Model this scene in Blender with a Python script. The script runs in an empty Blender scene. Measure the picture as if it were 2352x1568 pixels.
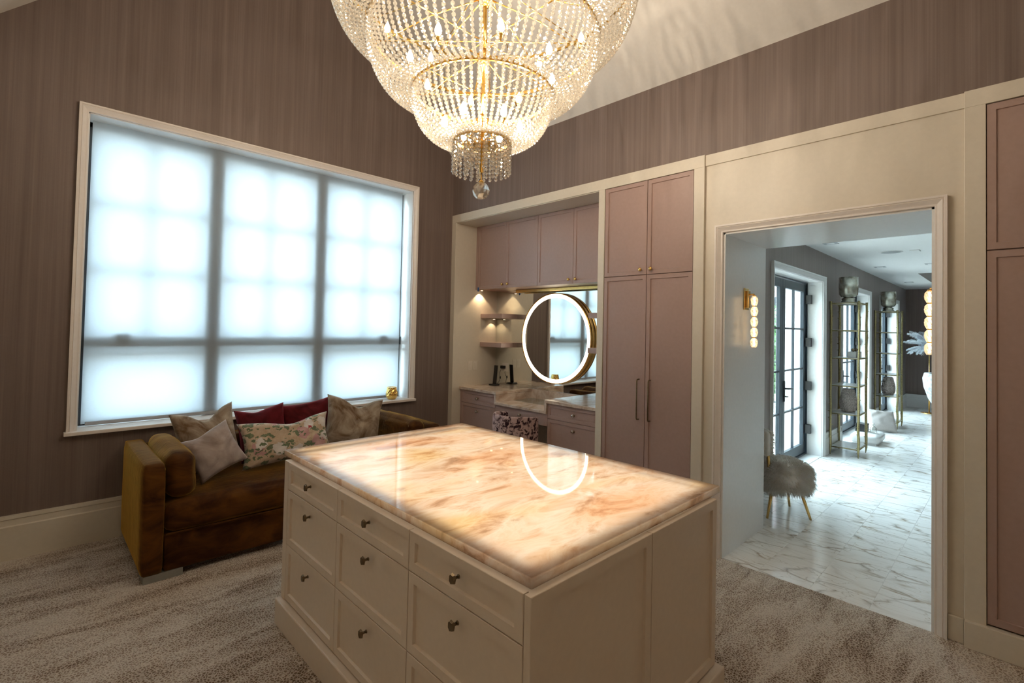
import bpy, bmesh, math, random
from mathutils import Vector, Matrix, noise
random.seed(7)
PI = math.pi
SC = bpy.context.scene
COL = SC.collection

# ------------------------------------------------------------------ camera, world, exposure
YAW, PITCH, ROLL, FPX = 0.772423, 0.023235, 0.021301, 1130.414
fw = Vector((math.sin(YAW)*math.cos(PITCH), math.cos(YAW)*math.cos(PITCH), math.sin(PITCH)))
rt = Vector((math.cos(YAW), -math.sin(YAW), 0.0)); up = rt.cross(fw)
rt2 = rt*math.cos(ROLL) + up*math.sin(ROLL); up2 = -rt*math.sin(ROLL) + up*math.cos(ROLL)
cam = bpy.data.cameras.new('camera'); camo = bpy.data.objects.new('camera', cam); COL.objects.link(camo)
cam.sensor_width = 36.0; cam.lens = FPX*36.0/2352.0; cam.shift_y = -56.8586/2352.0
cam.clip_start = 0.05; cam.clip_end = 200
mw = Matrix(((rt2.x, up2.x, -fw.x, 0), (rt2.y, up2.y, -fw.y, 0), (rt2.z, up2.z, -fw.z, 1.65), (0, 0, 0, 1)))
camo.matrix_world = mw
SC.camera = camo

W = bpy.data.worlds.new('overcast_sky'); SC.world = W; W.use_nodes = True
bg = W.node_tree.nodes['Background']
bg.inputs[0].default_value = (0.70, 0.875, 1.0, 1); bg.inputs[1].default_value = 18.0
SC.view_settings.view_transform = 'Standard'; SC.view_settings.look = 'None'
SC.view_settings.gamma = 1.0; SC.view_settings.use_curve_mapping = False
SC.view_settings.exposure = 0.12
cy = SC.cycles
cy.use_denoising = True
cy.use_adaptive_sampling = True; cy.adaptive_threshold = 0.05
cy.max_bounces = 9; cy.diffuse_bounces = 5; cy.glossy_bounces = 3; cy.transmission_bounces = 5
cy.transparent_max_bounces = 24
cy.caustics_reflective = False; cy.caustics_refractive = False
cy.sample_clamp_indirect = 6.0
cy.blur_glossy = 0.5

# strengths of the lamps of the place
BULB = 440.0          # chandelier bulbs
PANEL = 2.1           # light sheet under the island stone
RING = 6.5            # lit ring of the vanity mirror
PUCK = 8.0
SCONCE = 14.0

# ------------------------------------------------------------------ materials
MATS = {}
def nodes(name):
    m = bpy.data.materials.new(name); m.use_nodes = True
    nt = m.node_tree
    b = nt.nodes['Principled BSDF']
    return m, nt, b
def N(nt, t, **kw):
    n = nt.nodes.new(t)
    for k, v in kw.items():
        if k.startswith('_'):
            setattr(n, k[1:], v)
        else:
            n.inputs[k].default_value = v
    return n
def ramp(nt, stops, interp='LINEAR'):
    r = nt.nodes.new('ShaderNodeValToRGB'); r.color_ramp.interpolation = interp
    e = r.color_ramp.elements
    while len(e) > 1: e.remove(e[-1])
    e[0].position = stops[0][0]; e[0].color = (*stops[0][1], 1)
    for p, c in stops[1:]:
        x = e.new(p); x.color = (*c, 1)
    return r
def g(v): return (v, v, v)
def coords(nt, scale=(1, 1, 1), rot=(0, 0, 0), kind='Object'):
    tc = nt.nodes.new('ShaderNodeTexCoord'); mp = nt.nodes.new('ShaderNodeMapping')
    mp.inputs['Scale'].default_value = scale; mp.inputs['Rotation'].default_value = rot
    nt.links.new(tc.outputs[kind], mp.inputs['Vector'])
    return mp
def bump(nt, b, height_out, strength=0.2, dist=0.01):
    bp = nt.nodes.new('ShaderNodeBump'); bp.inputs['Strength'].default_value = strength; bp.inputs['Distance'].default_value = dist
    nt.links.new(height_out, bp.inputs['Height']); nt.links.new(bp.outputs[0], b.inputs['Normal'])
def paint(name, c, rough=0.45, var=0.06, scale=40.0, bumpv=0.03, metallic=0.0, spec=0.5, coat=0.0):
    m, nt, b = nodes(name)
    mp = coords(nt)
    n = N(nt, 'ShaderNodeTexNoise', Scale=scale, Detail=3.0)
    nt.links.new(mp.outputs[0], n.inputs['Vector'])
    r = ramp(nt, [(0.3, tuple(x*(1-var) for x in c)), (0.7, tuple(min(1, x*(1+var)) for x in c))])
    nt.links.new(n.outputs['Fac'], r.inputs[0]); nt.links.new(r.outputs[0], b.inputs['Base Color'])
    b.inputs['Roughness'].default_value = rough; b.inputs['Metallic'].default_value = metallic
    b.inputs['Specular IOR Level'].default_value = spec; b.inputs['Coat Weight'].default_value = coat
    if bumpv: bump(nt, b, n.outputs['Fac'], bumpv, 0.002)
    MATS[name] = m
    return m

paint('cream_paint', (0.66, 0.595, 0.495), 0.38, 0.02)
paint('white_trim', (0.78, 0.72, 0.67), 0.35, 0.02)
paint('cool_white', (0.80, 0.80, 0.79), 0.30, 0.02)
paint('mauve_paint', (0.385, 0.262, 0.228), 0.33, 0.03)
paint('greige_paint', (0.76, 0.645, 0.53), 0.42, 0.02)
paint('ceiling_paint', (0.66, 0.62, 0.57), 0.7, 0.02)
paint('ceiling_white', (0.80, 0.80, 0.79), 0.7, 0.02)
paint('charcoal_metal', (0.028, 0.040, 0.052), 0.35, 0.08)
paint('black_plastic', (0.010, 0.010, 0.010), 0.4, 0.1)
paint('black_metal', (0.012, 0.012, 0.014), 0.35, 0.1)
paint('white_plastic', (0.72, 0.66, 0.57), 0.35, 0.02)
paint('blue_tape', (0.02, 0.10, 0.33), 0.6, 0.1)
paint('brass', (0.80, 0.52, 0.18), 0.25, 0.08, 30, 0.02, 1.0)
paint('gold_leaf', (0.85, 0.55, 0.16), 0.22, 0.12, 60, 0.05, 1.0)
paint('bronze', (0.20, 0.155, 0.10), 0.38, 0.15, 60, 0.05, 1.0)
paint('antique_gold', (0.36, 0.30, 0.15), 0.48, 0.25, 60, 0.25, 1.0)
paint('steel_grey', (0.35, 0.36, 0.34), 0.4, 0.06, 30, 0.02, 0.6)
paint('hem_grey', (0.34, 0.35, 0.36), 0.5, 0.04)
paint('marble_plain', (0.82, 0.82, 0.80), 0.2, 0.06, 6)
paint('vase_taupe', (0.36, 0.30, 0.27), 0.7, 0.06)
paint('pillow_linen', (0.44, 0.40, 0.37), 0.9, 0.06, 90, 0.2)
paint('white_ceramic', (0.80, 0.80, 0.78), 0.25, 0.03)
paint('box_grey', (0.34, 0.34, 0.32), 0.5, 0.05)
paint('roof_red', (0.42, 0.13, 0.09), 0.8, 0.2)
paint('iron_black', (0.02, 0.025, 0.028), 0.5, 0.1)
paint('patio_stone', (0.62, 0.57, 0.52), 0.85, 0.10, 5)
paint('house_white', (0.80, 0.80, 0.80), 0.8, 0.03)
paint('trunk_brown', (0.10, 0.07, 0.05), 0.9, 0.2)

def wallpaper(name, dark, light):
    m, nt, b = nodes(name)
    mp = coords(nt, (26, 26, 0.30))
    n = N(nt, 'ShaderNodeTexNoise', Scale=1.0, Detail=5.0, Roughness=0.62); nt.links.new(mp.outputs[0], n.inputs['Vector'])
    mp2 = coords(nt, (150, 150, 1.2))
    n2 = N(nt, 'ShaderNodeTexNoise', Scale=1.0, Detail=2.0); nt.links.new(mp2.outputs[0], n2.inputs['Vector'])
    mp3 = coords(nt, (60, 60, 420))
    n3 = N(nt, 'ShaderNodeTexNoise', Scale=1.0, Detail=1.0); nt.links.new(mp3.outputs[0], n3.inputs['Vector'])
    mp4 = coords(nt, (7.0, 7.0, 0.02))
    n4 = N(nt, 'ShaderNodeTexNoise', Scale=1.0, Detail=1.0); nt.links.new(mp4.outputs[0], n4.inputs['Vector'])
    a1 = N(nt, 'ShaderNodeMath', _operation='MULTIPLY'); a1.inputs[1].default_value = 0.50; nt.links.new(n.outputs['Fac'], a1.inputs[0])
    a2 = N(nt, 'ShaderNodeMath', _operation='MULTIPLY_ADD'); a2.inputs[1].default_value = 0.24; nt.links.new(n2.outputs['Fac'], a2.inputs[0]); nt.links.new(a1.outputs[0], a2.inputs[2])
    a3 = N(nt, 'ShaderNodeMath', _operation='MULTIPLY_ADD'); a3.inputs[1].default_value = 0.08; nt.links.new(n3.outputs['Fac'], a3.inputs[0]); nt.links.new(a2.outputs[0], a3.inputs[2])
    a4 = N(nt, 'ShaderNodeMath', _operation='MULTIPLY_ADD'); a4.inputs[1].default_value = 0.18; nt.links.new(n4.outputs['Fac'], a4.inputs[0]); nt.links.new(a3.outputs[0], a4.inputs[2])
    r = ramp(nt, [(0.36, dark), (0.52, tuple((x+y)/2 for x, y in zip(dark, light))), (0.66, light)])
    nt.links.new(a4.outputs[0], r.inputs[0]); nt.links.new(r.outputs[0], b.inputs['Base Color'])
    b.inputs['Roughness'].default_value = 0.55
    b.inputs['Sheen Weight'].default_value = 0.15
    bump(nt, b, a4.outputs[0], 0.25, 0.003)
    MATS[name] = m
wallpaper('silk_wallpaper', (0.135, 0.095, 0.078), (0.220, 0.165, 0.142))

def carpet():
    m, nt, b = nodes('carpet')
    mp = coords(nt, (1.1, 4.2, 1))
    n = N(nt, 'ShaderNodeTexNoise', Scale=1.6, Detail=4.0, Roughness=0.6, Distortion=0.6); nt.links.new(mp.outputs[0], n.inputs['Vector'])
    mpn = coords(nt, (1, 1, 1))
    nd = N(nt, 'ShaderNodeTexNoise', Scale=60.0, Detail=1.0); nt.links.new(mpn.outputs[0], nd.inputs['Vector'])
    mix = N(nt, 'ShaderNodeMixRGB', _blend_type='ADD'); mix.inputs[0].default_value = 0.012
    nt.links.new(mpn.outputs[0], mix.inputs[1]); nt.links.new(nd.outputs['Color'], mix.inputs[2])
    v = N(nt, 'ShaderNodeTexVoronoi', Scale=72.0, _feature='DISTANCE_TO_EDGE'); nt.links.new(mix.outputs[0], v.inputs['Vector'])
    rv = ramp(nt, [(0.04, g(1.0)), (0.24, g(0.0))])
    nt.links.new(v.outputs['Distance'], rv.inputs[0])
    a = N(nt, 'ShaderNodeMath', _operation='MULTIPLY_ADD'); a.inputs[1].default_value = 0.30
    nt.links.new(rv.outputs[0], a.inputs[0]); nt.links.new(n.outputs['Fac'], a.inputs[2])
    r = ramp(nt, [(0.36, (0.15, 0.09, 0.05)), (0.50, (0.36, 0.265, 0.185)), (0.64, (0.62, 0.52, 0.43)), (0.82, (0.82, 0.74, 0.65))])
    nt.links.new(a.outputs[0], r.inputs[0]); nt.links.new(r.outputs[0], b.inputs['Base Color'])
    b.inputs['Roughness'].default_value = 1.0; b.inputs['Specular IOR Level'].default_value = 0.1
    b.inputs['Sheen Weight'].default_value = 0.15
    n5 = N(nt, 'ShaderNodeTexNoise', Scale=420.0, Detail=1.0); nt.links.new(mpn.outputs[0], n5.inputs['Vector'])
    a5 = N(nt, 'ShaderNodeMath', _operation='MULTIPLY_ADD'); a5.inputs[1].default_value = 0.7
    nt.links.new(n5.outputs['Fac'], a5.inputs[0]); nt.links.new(rv.outputs[0], a5.inputs[2])
    bump(nt, b, a5.outputs[0], 0.8, 0.006)
    MATS['carpet'] = m
carpet()

def marble_tile():
    m, nt, b = nodes('marble_tile')
    oi = nt.nodes.new('ShaderNodeObjectInfo')
    tc = nt.nodes.new('ShaderNodeTexCoord')
    add = N(nt, 'ShaderNodeVectorMath', _operation='MULTIPLY_ADD')
    cmb = nt.nodes.new('ShaderNodeCombineXYZ')
    for i in range(3): nt.links.new(oi.outputs['Random'], cmb.inputs[i])
    add.inputs[1].default_value = (37.0, 19.0, 53.0)
    nt.links.new(cmb.outputs[0], add.inputs[0]); nt.links.new(tc.outputs['Object'], add.inputs[2])
    mp = nt.nodes.new('ShaderNodeMapping'); nt.links.new(add.outputs[0], mp.inputs['Vector'])
    mp.inputs['Scale'].default_value = (3.6, 1.25, 1)
    rz = N(nt, 'ShaderNodeMath', _operation='MULTIPLY_ADD'); rz.inputs[1].default_value = 1.5; rz.inputs[2].default_value = -1.1
    nt.links.new(oi.outputs['Random'], rz.inputs[0])
    cr = nt.nodes.new('ShaderNodeCombineXYZ'); nt.links.new(rz.outputs[0], cr.inputs[2]); nt.links.new(cr.outputs[0], mp.inputs['Rotation'])
    nw = N(nt, 'ShaderNodeTexNoise', Scale=2.2, Detail=4.0); nt.links.new(mp.outputs[0], nw.inputs['Vector'])
    mix = N(nt, 'ShaderNodeMixRGB', _blend_type='ADD'); mix.inputs[0].default_value = 0.42
    nt.links.new(mp.outputs[0], mix.inputs[1]); nt.links.new(nw.outputs['Color'], mix.inputs[2])
    v = N(nt, 'ShaderNodeTexVoronoi', Scale=1.9, _feature='DISTANCE_TO_EDGE'); nt.links.new(mix.outputs[0], v.inputs['Vector'])
    rv = ramp(nt, [(0.0, g(1.0)), (0.025, g(0.55)), (0.08, g(0.0))]); nt.links.new(v.outputs['Distance'], rv.inputs[0])
    v2 = N(nt, 'ShaderNodeTexVoronoi', Scale=4.6, _feature='DISTANCE_TO_EDGE'); nt.links.new(mix.outputs[0], v2.inputs['Vector'])
    rv2 = ramp(nt, [(0.0, g(0.6)), (0.035, g(0.0))]); nt.links.new(v2.outputs['Distance'], rv2.inputs[0])
    nm = N(nt, 'ShaderNodeTexNoise', Scale=2.0, Detail=2.0); nt.links.new(mp.outputs[0], nm.inputs['Vector'])
    rm = ramp(nt, [(0.38, g(0.12)), (0.60, g(1.0))]); nt.links.new(nm.outputs['Fac'], rm.inputs[0])
    mx = N(nt, 'ShaderNodeMath', _operation='MAXIMUM'); nt.links.new(rv.outputs[0], mx.inputs[0]); nt.links.new(rv2.outputs[0], mx.inputs[1])
    ml = N(nt, 'ShaderNodeMath', _operation='MULTIPLY'); nt.links.new(mx.outputs[0], ml.inputs[0]); nt.links.new(rm.outputs[0], ml.inputs[1])
    cv = ramp(nt, [(0.3, (0.27, 0.25, 0.23)), (0.7, (0.36, 0.26, 0.15))]); nt.links.new(nw.outputs['Fac'], cv.inputs[0])
    cb = N(nt, 'ShaderNodeMixRGB'); cb.inputs[1].default_value = (0.90, 0.89, 0.86, 1)
    nt.links.new(ml.outputs[0], cb.inputs[0]); nt.links.new(cv.outputs[0], cb.inputs[2])
    nt.links.new(cb.outputs[0], b.inputs['Base Color'])
    b.inputs['Roughness'].default_value = 0.16
    MATS['marble_tile'] = m
marble_tile()

def velvet(name, dark, light, sheen, scale=(5, 5, 14), contrast=(0.35, 0.7), rough=0.85, bumps=0.35, gather=False):
    m, nt, b = nodes(name)
    mp = coords(nt, scale)
    n = N(nt, 'ShaderNodeTexNoise', Scale=1.0, Detail=5.0, Roughness=0.6, Distortion=0.8); nt.links.new(mp.outputs[0], n.inputs['Vector'])
    r = ramp(nt, [(contrast[0], dark), (contrast[1], light)])
    nt.links.new(n.outputs['Fac'], r.inputs[0]); nt.links.new(r.outputs[0], b.inputs['Base Color'])
    b.inputs['Roughness'].default_value = rough; b.inputs['Specular IOR Level'].default_value = 0.2
    b.inputs['Sheen Weight'].default_value = 0.8; b.inputs['Sheen Roughness'].default_value = 0.32
    b.inputs['Sheen Tint'].default_value = (*sheen, 1)
    ho = n.outputs['Fac']
    if gather:
        mp2 = coords(nt, (5, 48, 6)); n2 = N(nt, 'ShaderNodeTexNoise', Scale=1.0, Detail=2.0, Distortion=0.4); nt.links.new(mp2.outputs[0], n2.inputs['Vector'])
        ad = N(nt, 'ShaderNodeMath', _operation='MULTIPLY_ADD'); ad.inputs[1].default_value = 0.7
        nt.links.new(n2.outputs['Fac'], ad.inputs[0]); nt.links.new(ho, ad.inputs[2]); ho = ad.outputs[0]
    bump(nt, b, ho, bumps, 0.01)
    MATS[name] = m
velvet('gold_velvet', (0.034, 0.009, 0.0015), (0.125, 0.046, 0.005), (1.0, 0.56, 0.10), (4, 4, 9), gather=True)
velvet('crimson_velvet', (0.060, 0.004, 0.006), (0.15, 0.010, 0.016), (0.75, 0.12, 0.14), (6, 6, 6))
velvet('tan_velvet', (0.16, 0.095, 0.05), (0.46, 0.38, 0.29), (0.85, 0.75, 0.6), (5, 5, 5), (0.38, 0.62))
velvet('lilac_velvet', (0.30, 0.235, 0.21), (0.52, 0.44, 0.405), (0.9, 0.82, 0.78), (6, 6, 6))
velvet('crushed_velvet', (0.035, 0.015, 0.024), (0.52, 0.37, 0.35), (0.9, 0.7, 0.7), (24, 24, 24), (0.43, 0.53))

def floral():
    m, nt, b = nodes('floral_print')
    mp = coords(nt)
    nw = N(nt, 'ShaderNodeTexNoise', Scale=20.0, Detail=5.0, Roughness=0.65); nt.links.new(mp.outputs[0], nw.inputs['Vector'])
    mix = N(nt, 'ShaderNodeMixRGB', _blend_type='ADD'); mix.inputs[0].default_value = 0.09
    nt.links.new(mp.outputs[0], mix.inputs[1]); nt.links.new(nw.outputs['Color'], mix.inputs[2])
    base = ramp(nt, [(0.3, (0.44, 0.30, 0.18)), (0.7, (0.60, 0.48, 0.36))]); nt.links.new(nw.outputs['Fac'], base.inputs[0])
    cur = base.outputs[0]
    for sc, thr, off, c1, c2 in ((12.0, 0.44, 3.1, (0.085, 0.11, 0.055), (0.20, 0.24, 0.13)),
                                 (6.2, 0.36, 8.7, (0.42, 0.20, 0.19), (0.66, 0.42, 0.40)),
                                 (7.2, 0.36, 15.3, (0.58, 0.53, 0.49), (0.82, 0.78, 0.74)),
                                 (17.0, 0.36, 21.9, (0.07, 0.10, 0.05), (0.16, 0.21, 0.11)),
                                 (6.0, 0.19, 40.4, (0.32, 0.015, 0.02), (0.45, 0.03, 0.04))):
        ofs = nt.nodes.new('ShaderNodeMapping'); ofs.inputs['Location'].default_value = (off, off*0.7, off*1.3)
        green = c1[1] > c1[0]
        ofs.inputs['Rotation'].default_value = (0, 0.7+off*0.13, 0) if green else (0, 0, 0)
        ofs.inputs['Scale'].default_value = (1.0, 1.0, 2.3) if green else (1, 1, 1)
        nt.links.new(mix.outputs[0], ofs.inputs['Vector'])
        v = N(nt, 'ShaderNodeTexVoronoi', Scale=sc, Randomness=1.0); nt.links.new(ofs.outputs[0], v.inputs['Vector'])
        sep = nt.nodes.new('ShaderNodeSeparateColor'); nt.links.new(v.outputs['Color'], sep.inputs[0])
        keep = N(nt, 'ShaderNodeMath', _operation='GREATER_THAN'); keep.inputs[1].default_value = 0.45; nt.links.new(sep.outputs[0], keep.inputs[0])
        lt = N(nt, 'ShaderNodeMath', _operation='LESS_THAN'); lt.inputs[1].default_value = thr; nt.links.new(v.outputs['Distance'], lt.inputs[0])
        fac = N(nt, 'ShaderNodeMath', _operation='MULTIPLY'); nt.links.new(keep.outputs[0], fac.inputs[0]); nt.links.new(lt.outputs[0], fac.inputs[1])
        rr = ramp(nt, [(0.0, c2), (0.5, c1)]); nt.links.new(v.outputs['Distance'], rr.inputs[0])
        mm = N(nt, 'ShaderNodeMixRGB'); nt.links.new(fac.outputs[0], mm.inputs[0]); nt.links.new(cur, mm.inputs[1]); nt.links.new(rr.outputs[0], mm.inputs[2])
        cur = mm.outputs[0]
    nt.links.new(cur, b.inputs['Base Color']); b.inputs['Roughness'].default_value = 0.75
    b.inputs['Sheen Weight'].default_value = 0.25
    MATS['floral_print'] = m
floral()

def stone_color(nt, sc=1.0):
    mp = coords(nt, (1.0*sc, 2.3*sc, 2*sc), (0, 0, 0.35))
    nw = N(nt, 'ShaderNodeTexNoise', Scale=3.4, Detail=8.0, Roughness=0.62, Distortion=0.55); nt.links.new(mp.outputs[0], nw.inputs['Vector'])
    n2 = N(nt, 'ShaderNodeTexNoise', Scale=1.1, Detail=2.0); nt.links.new(mp.outputs[0], n2.inputs['Vector'])
    return mp, nw, n2
def onyx():
    m = bpy.data.materials.new('onyx_slab'); m.use_nodes = True; nt = m.node_tree
    nt.nodes.clear()
    out = nt.nodes.new('ShaderNodeOutputMaterial')
    mp, nw, n2 = stone_color(nt)
    r = ramp(nt, [(0.27, (0.38, 0.27, 0.19)), (0.36, (0.66, 0.45, 0.30)), (0.44, (0.86, 0.68, 0.52)), (0.53, (0.97, 0.89, 0.78)), (0.62, (0.90, 0.76, 0.60)), (0.70, (0.62, 0.48, 0.36))])
    nt.links.new(nw.outputs['Fac'], r.inputs[0])
    r2 = ramp(nt, [(0.36, (1.0, 0.78, 0.62)), (0.52, (1, 1, 1)), (0.68, (1.0, 0.86, 0.58))]); nt.links.new(n2.outputs['Fac'], r2.inputs[0])
    mu = N(nt, 'ShaderNodeMixRGB', _blend_type='MULTIPLY'); mu.inputs[0].default_value = 1.0
    nt.links.new(r.outputs[0], mu.inputs[1]); nt.links.new(r2.outputs[0], mu.inputs[2])
    tr = nt.nodes.new('ShaderNodeBsdfTranslucent'); nt.links.new(mu.outputs[0], tr.inputs[0])
    df = nt.nodes.new('ShaderNodeBsdfDiffuse')
    dc = N(nt, 'ShaderNodeMixRGB', _blend_type='MULTIPLY'); dc.inputs[0].default_value = 1.0; dc.inputs[2].default_value = (0.62, 0.47, 0.40, 1)
    nt.links.new(r.outputs[0], dc.inputs[1]); nt.links.new(dc.outputs[0], df.inputs[0])
    ms = nt.nodes.new('ShaderNodeMixShader'); ms.inputs[0].default_value = 0.40
    nt.links.new(tr.outputs[0], ms.inputs[1]); nt.links.new(df.outputs[0], ms.inputs[2])
    gl = nt.nodes.new('ShaderNodeBsdfGlossy'); gl.inputs['Roughness'].default_value = 0.03
    fr = N(nt, 'ShaderNodeFresnel', IOR=1.55)
    mg = nt.nodes.new('ShaderNodeMixShader'); nt.links.new(fr.outputs[0], mg.inputs[0]); nt.links.new(ms.outputs[0], mg.inputs[1]); nt.links.new(gl.outputs[0], mg.inputs[2])
    nt.links.new(mg.outputs[0], out.inputs[0])
    MATS['onyx_slab'] = m
onyx()
def counter_stone():
    m, nt, b = nodes('counter_stone')
    mp, nw, n2 = stone_color(nt, 1.6)
    r = ramp(nt, [(0.30, (0.40, 0.28, 0.20)), (0.48, (0.58, 0.46, 0.37)), (0.64, (0.70, 0.61, 0.54))]); nt.links.new(nw.outputs['Fac'], r.inputs[0])
    nt.links.new(r.outputs[0], b.inputs['Base Color']); b.inputs['Roughness'].default_value = 0.08
    MATS['counter_stone'] = m
counter_stone()

def shade_cloth():
    m = bpy.data.materials.new('shade_cloth'); m.use_nodes = True; nt = m.node_tree; nt.nodes.clear()
    out = nt.nodes.new('ShaderNodeOutputMaterial')
    mp = coords(nt, (40, 40, 900)); n = N(nt, 'ShaderNodeTexNoise', Scale=1.0, Detail=1.0); nt.links.new(mp.outputs[0], n.inputs['Vector'])
    r = ramp(nt, [(0.2, (0.80, 0.83, 0.85)), (0.8, (0.92, 0.95, 0.97))]); nt.links.new(n.outputs['Fac'], r.inputs[0])
    t = nt.nodes.new('ShaderNodeBsdfTranslucent'); nt.links.new(r.outputs[0], t.inputs[0])
    d = nt.nodes.new('ShaderNodeBsdfDiffuse'); d.inputs[0].default_value = (0.42, 0.46, 0.49, 1)
    ms = nt.nodes.new('ShaderNodeMixShader'); ms.inputs[0].default_value = 0.53
    nt.links.new(t.outputs[0], ms.inputs[1]); nt.links.new(d.outputs[0], ms.inputs[2]); nt.links.new(ms.outputs[0], out.inputs[0])
    MATS['shade_cloth'] = m
shade_cloth()
def pane_glass():
    m = bpy.data.materials.new('pane_glass'); m.use_nodes = True; nt = m.node_tree; nt.nodes.clear()
    out = nt.nodes.new('ShaderNodeOutputMaterial')
    t = nt.nodes.new('ShaderNodeBsdfTransparent'); t.inputs[0].default_value = (0.93, 0.97, 0.97, 1)
    gl = nt.nodes.new('ShaderNodeBsdfGlossy'); gl.inputs['Roughness'].default_value = 0.0
    lw = nt.nodes.new('ShaderNodeLayerWeight')
    pw = N(nt, 'ShaderNodeMath', _operation='POWER'); pw.inputs[1].default_value = 4.0; nt.links.new(lw.outputs['Facing'], pw.inputs[0])
    fr = N(nt, 'ShaderNodeMath', _operation='MULTIPLY_ADD'); fr.inputs[1].default_value = 0.7; fr.inputs[2].default_value = 0.03; nt.links.new(pw.outputs[0], fr.inputs[0])
    ms = nt.nodes.new('ShaderNodeMixShader'); nt.links.new(fr.outputs[0], ms.inputs[0]); nt.links.new(t.outputs[0], ms.inputs[1]); nt.links.new(gl.outputs[0], ms.inputs[2])
    nt.links.new(ms.outputs[0], out.inputs[0]); MATS['pane_glass'] = m
pane_glass()
def crystal(name, tint, clear, gloss, scatter=0.0):
    m = bpy.data.materials.new(name); m.use_nodes = True; nt = m.node_tree; nt.nodes.clear()
    out = nt.nodes.new('ShaderNodeOutputMaterial')
    t = nt.nodes.new('ShaderNodeBsdfTransparent'); t.inputs[0].default_value = (*tint, 1)
    gl = nt.nodes.new('ShaderNodeBsdfGlossy'); gl.inputs['Roughness'].default_value = 0.04; gl.inputs[0].default_value = (1, 0.97, 0.9, 1)
    tl = nt.nodes.new('ShaderNodeBsdfGlass'); tl.inputs[0].default_value = (1, 0.98, 0.95, 1); tl.inputs['IOR'].default_value = 1.5; tl.inputs['Roughness'].default_value = 0.0
    m1 = nt.nodes.new('ShaderNodeMixShader'); m1.inputs[0].default_value = gloss
    nt.links.new(tl.outputs[0], m1.inputs[1]); nt.links.new(gl.outputs[0], m1.inputs[2])
    tr = nt.nodes.new('ShaderNodeBsdfTranslucent'); tr.inputs[0].default_value = (1, 0.95, 0.86, 1)
    m3 = nt.nodes.new('ShaderNodeMixShader'); m3.inputs[0].default_value = scatter
    nt.links.new(m1.outputs[0], m3.inputs[1]); nt.links.new(tr.outputs[0], m3.inputs[2])
    m2 = nt.nodes.new('ShaderNodeMixShader'); m2.inputs[0].default_value = clear
    nt.links.new(m3.outputs[0], m2.inputs[1]); nt.links.new(t.outputs[0], m2.inputs[2])
    nt.links.new(m2.outputs[0], out.inputs[0]); MATS[name] = m
crystal('crystal_bead', (1.0, 0.98, 0.95), 0.20, 0.48, 0.14)
crystal('crystal_drop', (0.97, 0.97, 0.96), 0.25, 0.30)
crystal('sconce_glass', (1.0, 0.95, 0.86), 0.18, 0.30, 0.55)
crystal('jar_glass', (0.95, 0.98, 0.98), 0.6, 0.6)
def knob_crystal():
    m, nt, b = nodes('knob_crystal')
    b.inputs['Base Color'].default_value = (0.95, 0.95, 0.95, 1); b.inputs['Metallic'].default_value = 0.75; b.inputs['Roughness'].default_value = 0.05
    mp = coords(nt, (60, 60, 60)); n = N(nt, 'ShaderNodeTexVoronoi', Scale=1.0); nt.links.new(mp.outputs[0], n.inputs['Vector'])
    r = ramp(nt, [(0.2, g(0.95)), (0.8, g(0.35))]); nt.links.new(n.outputs['Distance'], r.inputs[0]); nt.links.new(r.outputs[0], b.inputs['Base Color'])
    MATS['knob_crystal'] = m
knob_crystal()
def mirror():
    m, nt, b = nodes('mirror_glass')
    b.inputs['Metallic'].default_value = 1.0; b.inputs['Roughness'].default_value = 0.0
    mp = coords(nt, (3, 3, 3)); n = N(nt, 'ShaderNodeTexNoise', Scale=1.0); nt.links.new(mp.outputs[0], n.inputs['Vector'])
    r = ramp(nt, [(0.0, (0.86, 0.90, 0.88)), (1.0, (0.88, 0.92, 0.90))]); nt.links.new(n.outputs['Fac'], r.inputs[0]); nt.links.new(r.outputs[0], b.inputs['Base Color'])
    MATS['mirror_glass'] = m
mirror()
def mercury():
    m, nt, b = nodes('mercury_glass')
    mp = coords(nt, (9, 9, 9)); n = N(nt, 'ShaderNodeTexNoise', Scale=1.5, Detail=5.0); nt.links.new(mp.outputs[0], n.inputs['Vector'])
    r = ramp(nt, [(0.35, (0.34, 0.32, 0.24)), (0.65, (0.74, 0.74, 0.66))]); nt.links.new(n.outputs['Fac'], r.inputs[0]); nt.links.new(r.outputs[0], b.inputs['Base Color'])
    b.inputs['Metallic'].default_value = 0.7; b.inputs['Roughness'].default_value = 0.22
    MATS['mercury_glass'] = m
mercury()
def emit(name, c, s):
    m = bpy.data.materials.new(name); m.use_nodes = True; nt = m.node_tree; nt.nodes.clear()
    out = nt.nodes.new('ShaderNodeOutputMaterial'); e = nt.nodes.new('ShaderNodeEmission')
    e.inputs[0].default_value = (*c, 1); e.inputs[1].default_value = s; nt.links.new(e.outputs[0], out.inputs[0]); MATS[name] = m
emit('bulb_light', (1.0, 0.85, 0.66), BULB)
emit('led_sheet', (1.0, 0.87, 0.73), PANEL)
emit('ring_light', (1.0, 0.86, 0.66), RING)
emit('sconce_light', (1.0, 0.68, 0.36), SCONCE)
emit('puck_light', (1.0, 0.76, 0.48), PUCK)
def brick_mat():
    m, nt, b = nodes('pale_brick')
    mp = coords(nt, (4.2, 4.2, 13.0), (0, 0, 0))
    mp.inputs['Rotation'].default_value = (PI/2, 0, 0)
    n = N(nt, 'ShaderNodeTexNoise', Scale=9.0, Detail=4.0); nt.links.new(mp.outputs[0], n.inputs['Vector'])
    r = ramp(nt, [(0.35, (0.40, 0.35, 0.31)), (0.65, (0.74, 0.70, 0.66))]); nt.links.new(n.outputs['Fac'], r.inputs[0]); nt.links.new(r.outputs[0], b.inputs['Base Color'])
    b.inputs['Roughness'].default_value = 0.9; bump(nt, b, n.outputs['Fac'], 0.5, 0.02)
    MATS['pale_brick'] = m
brick_mat()
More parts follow.
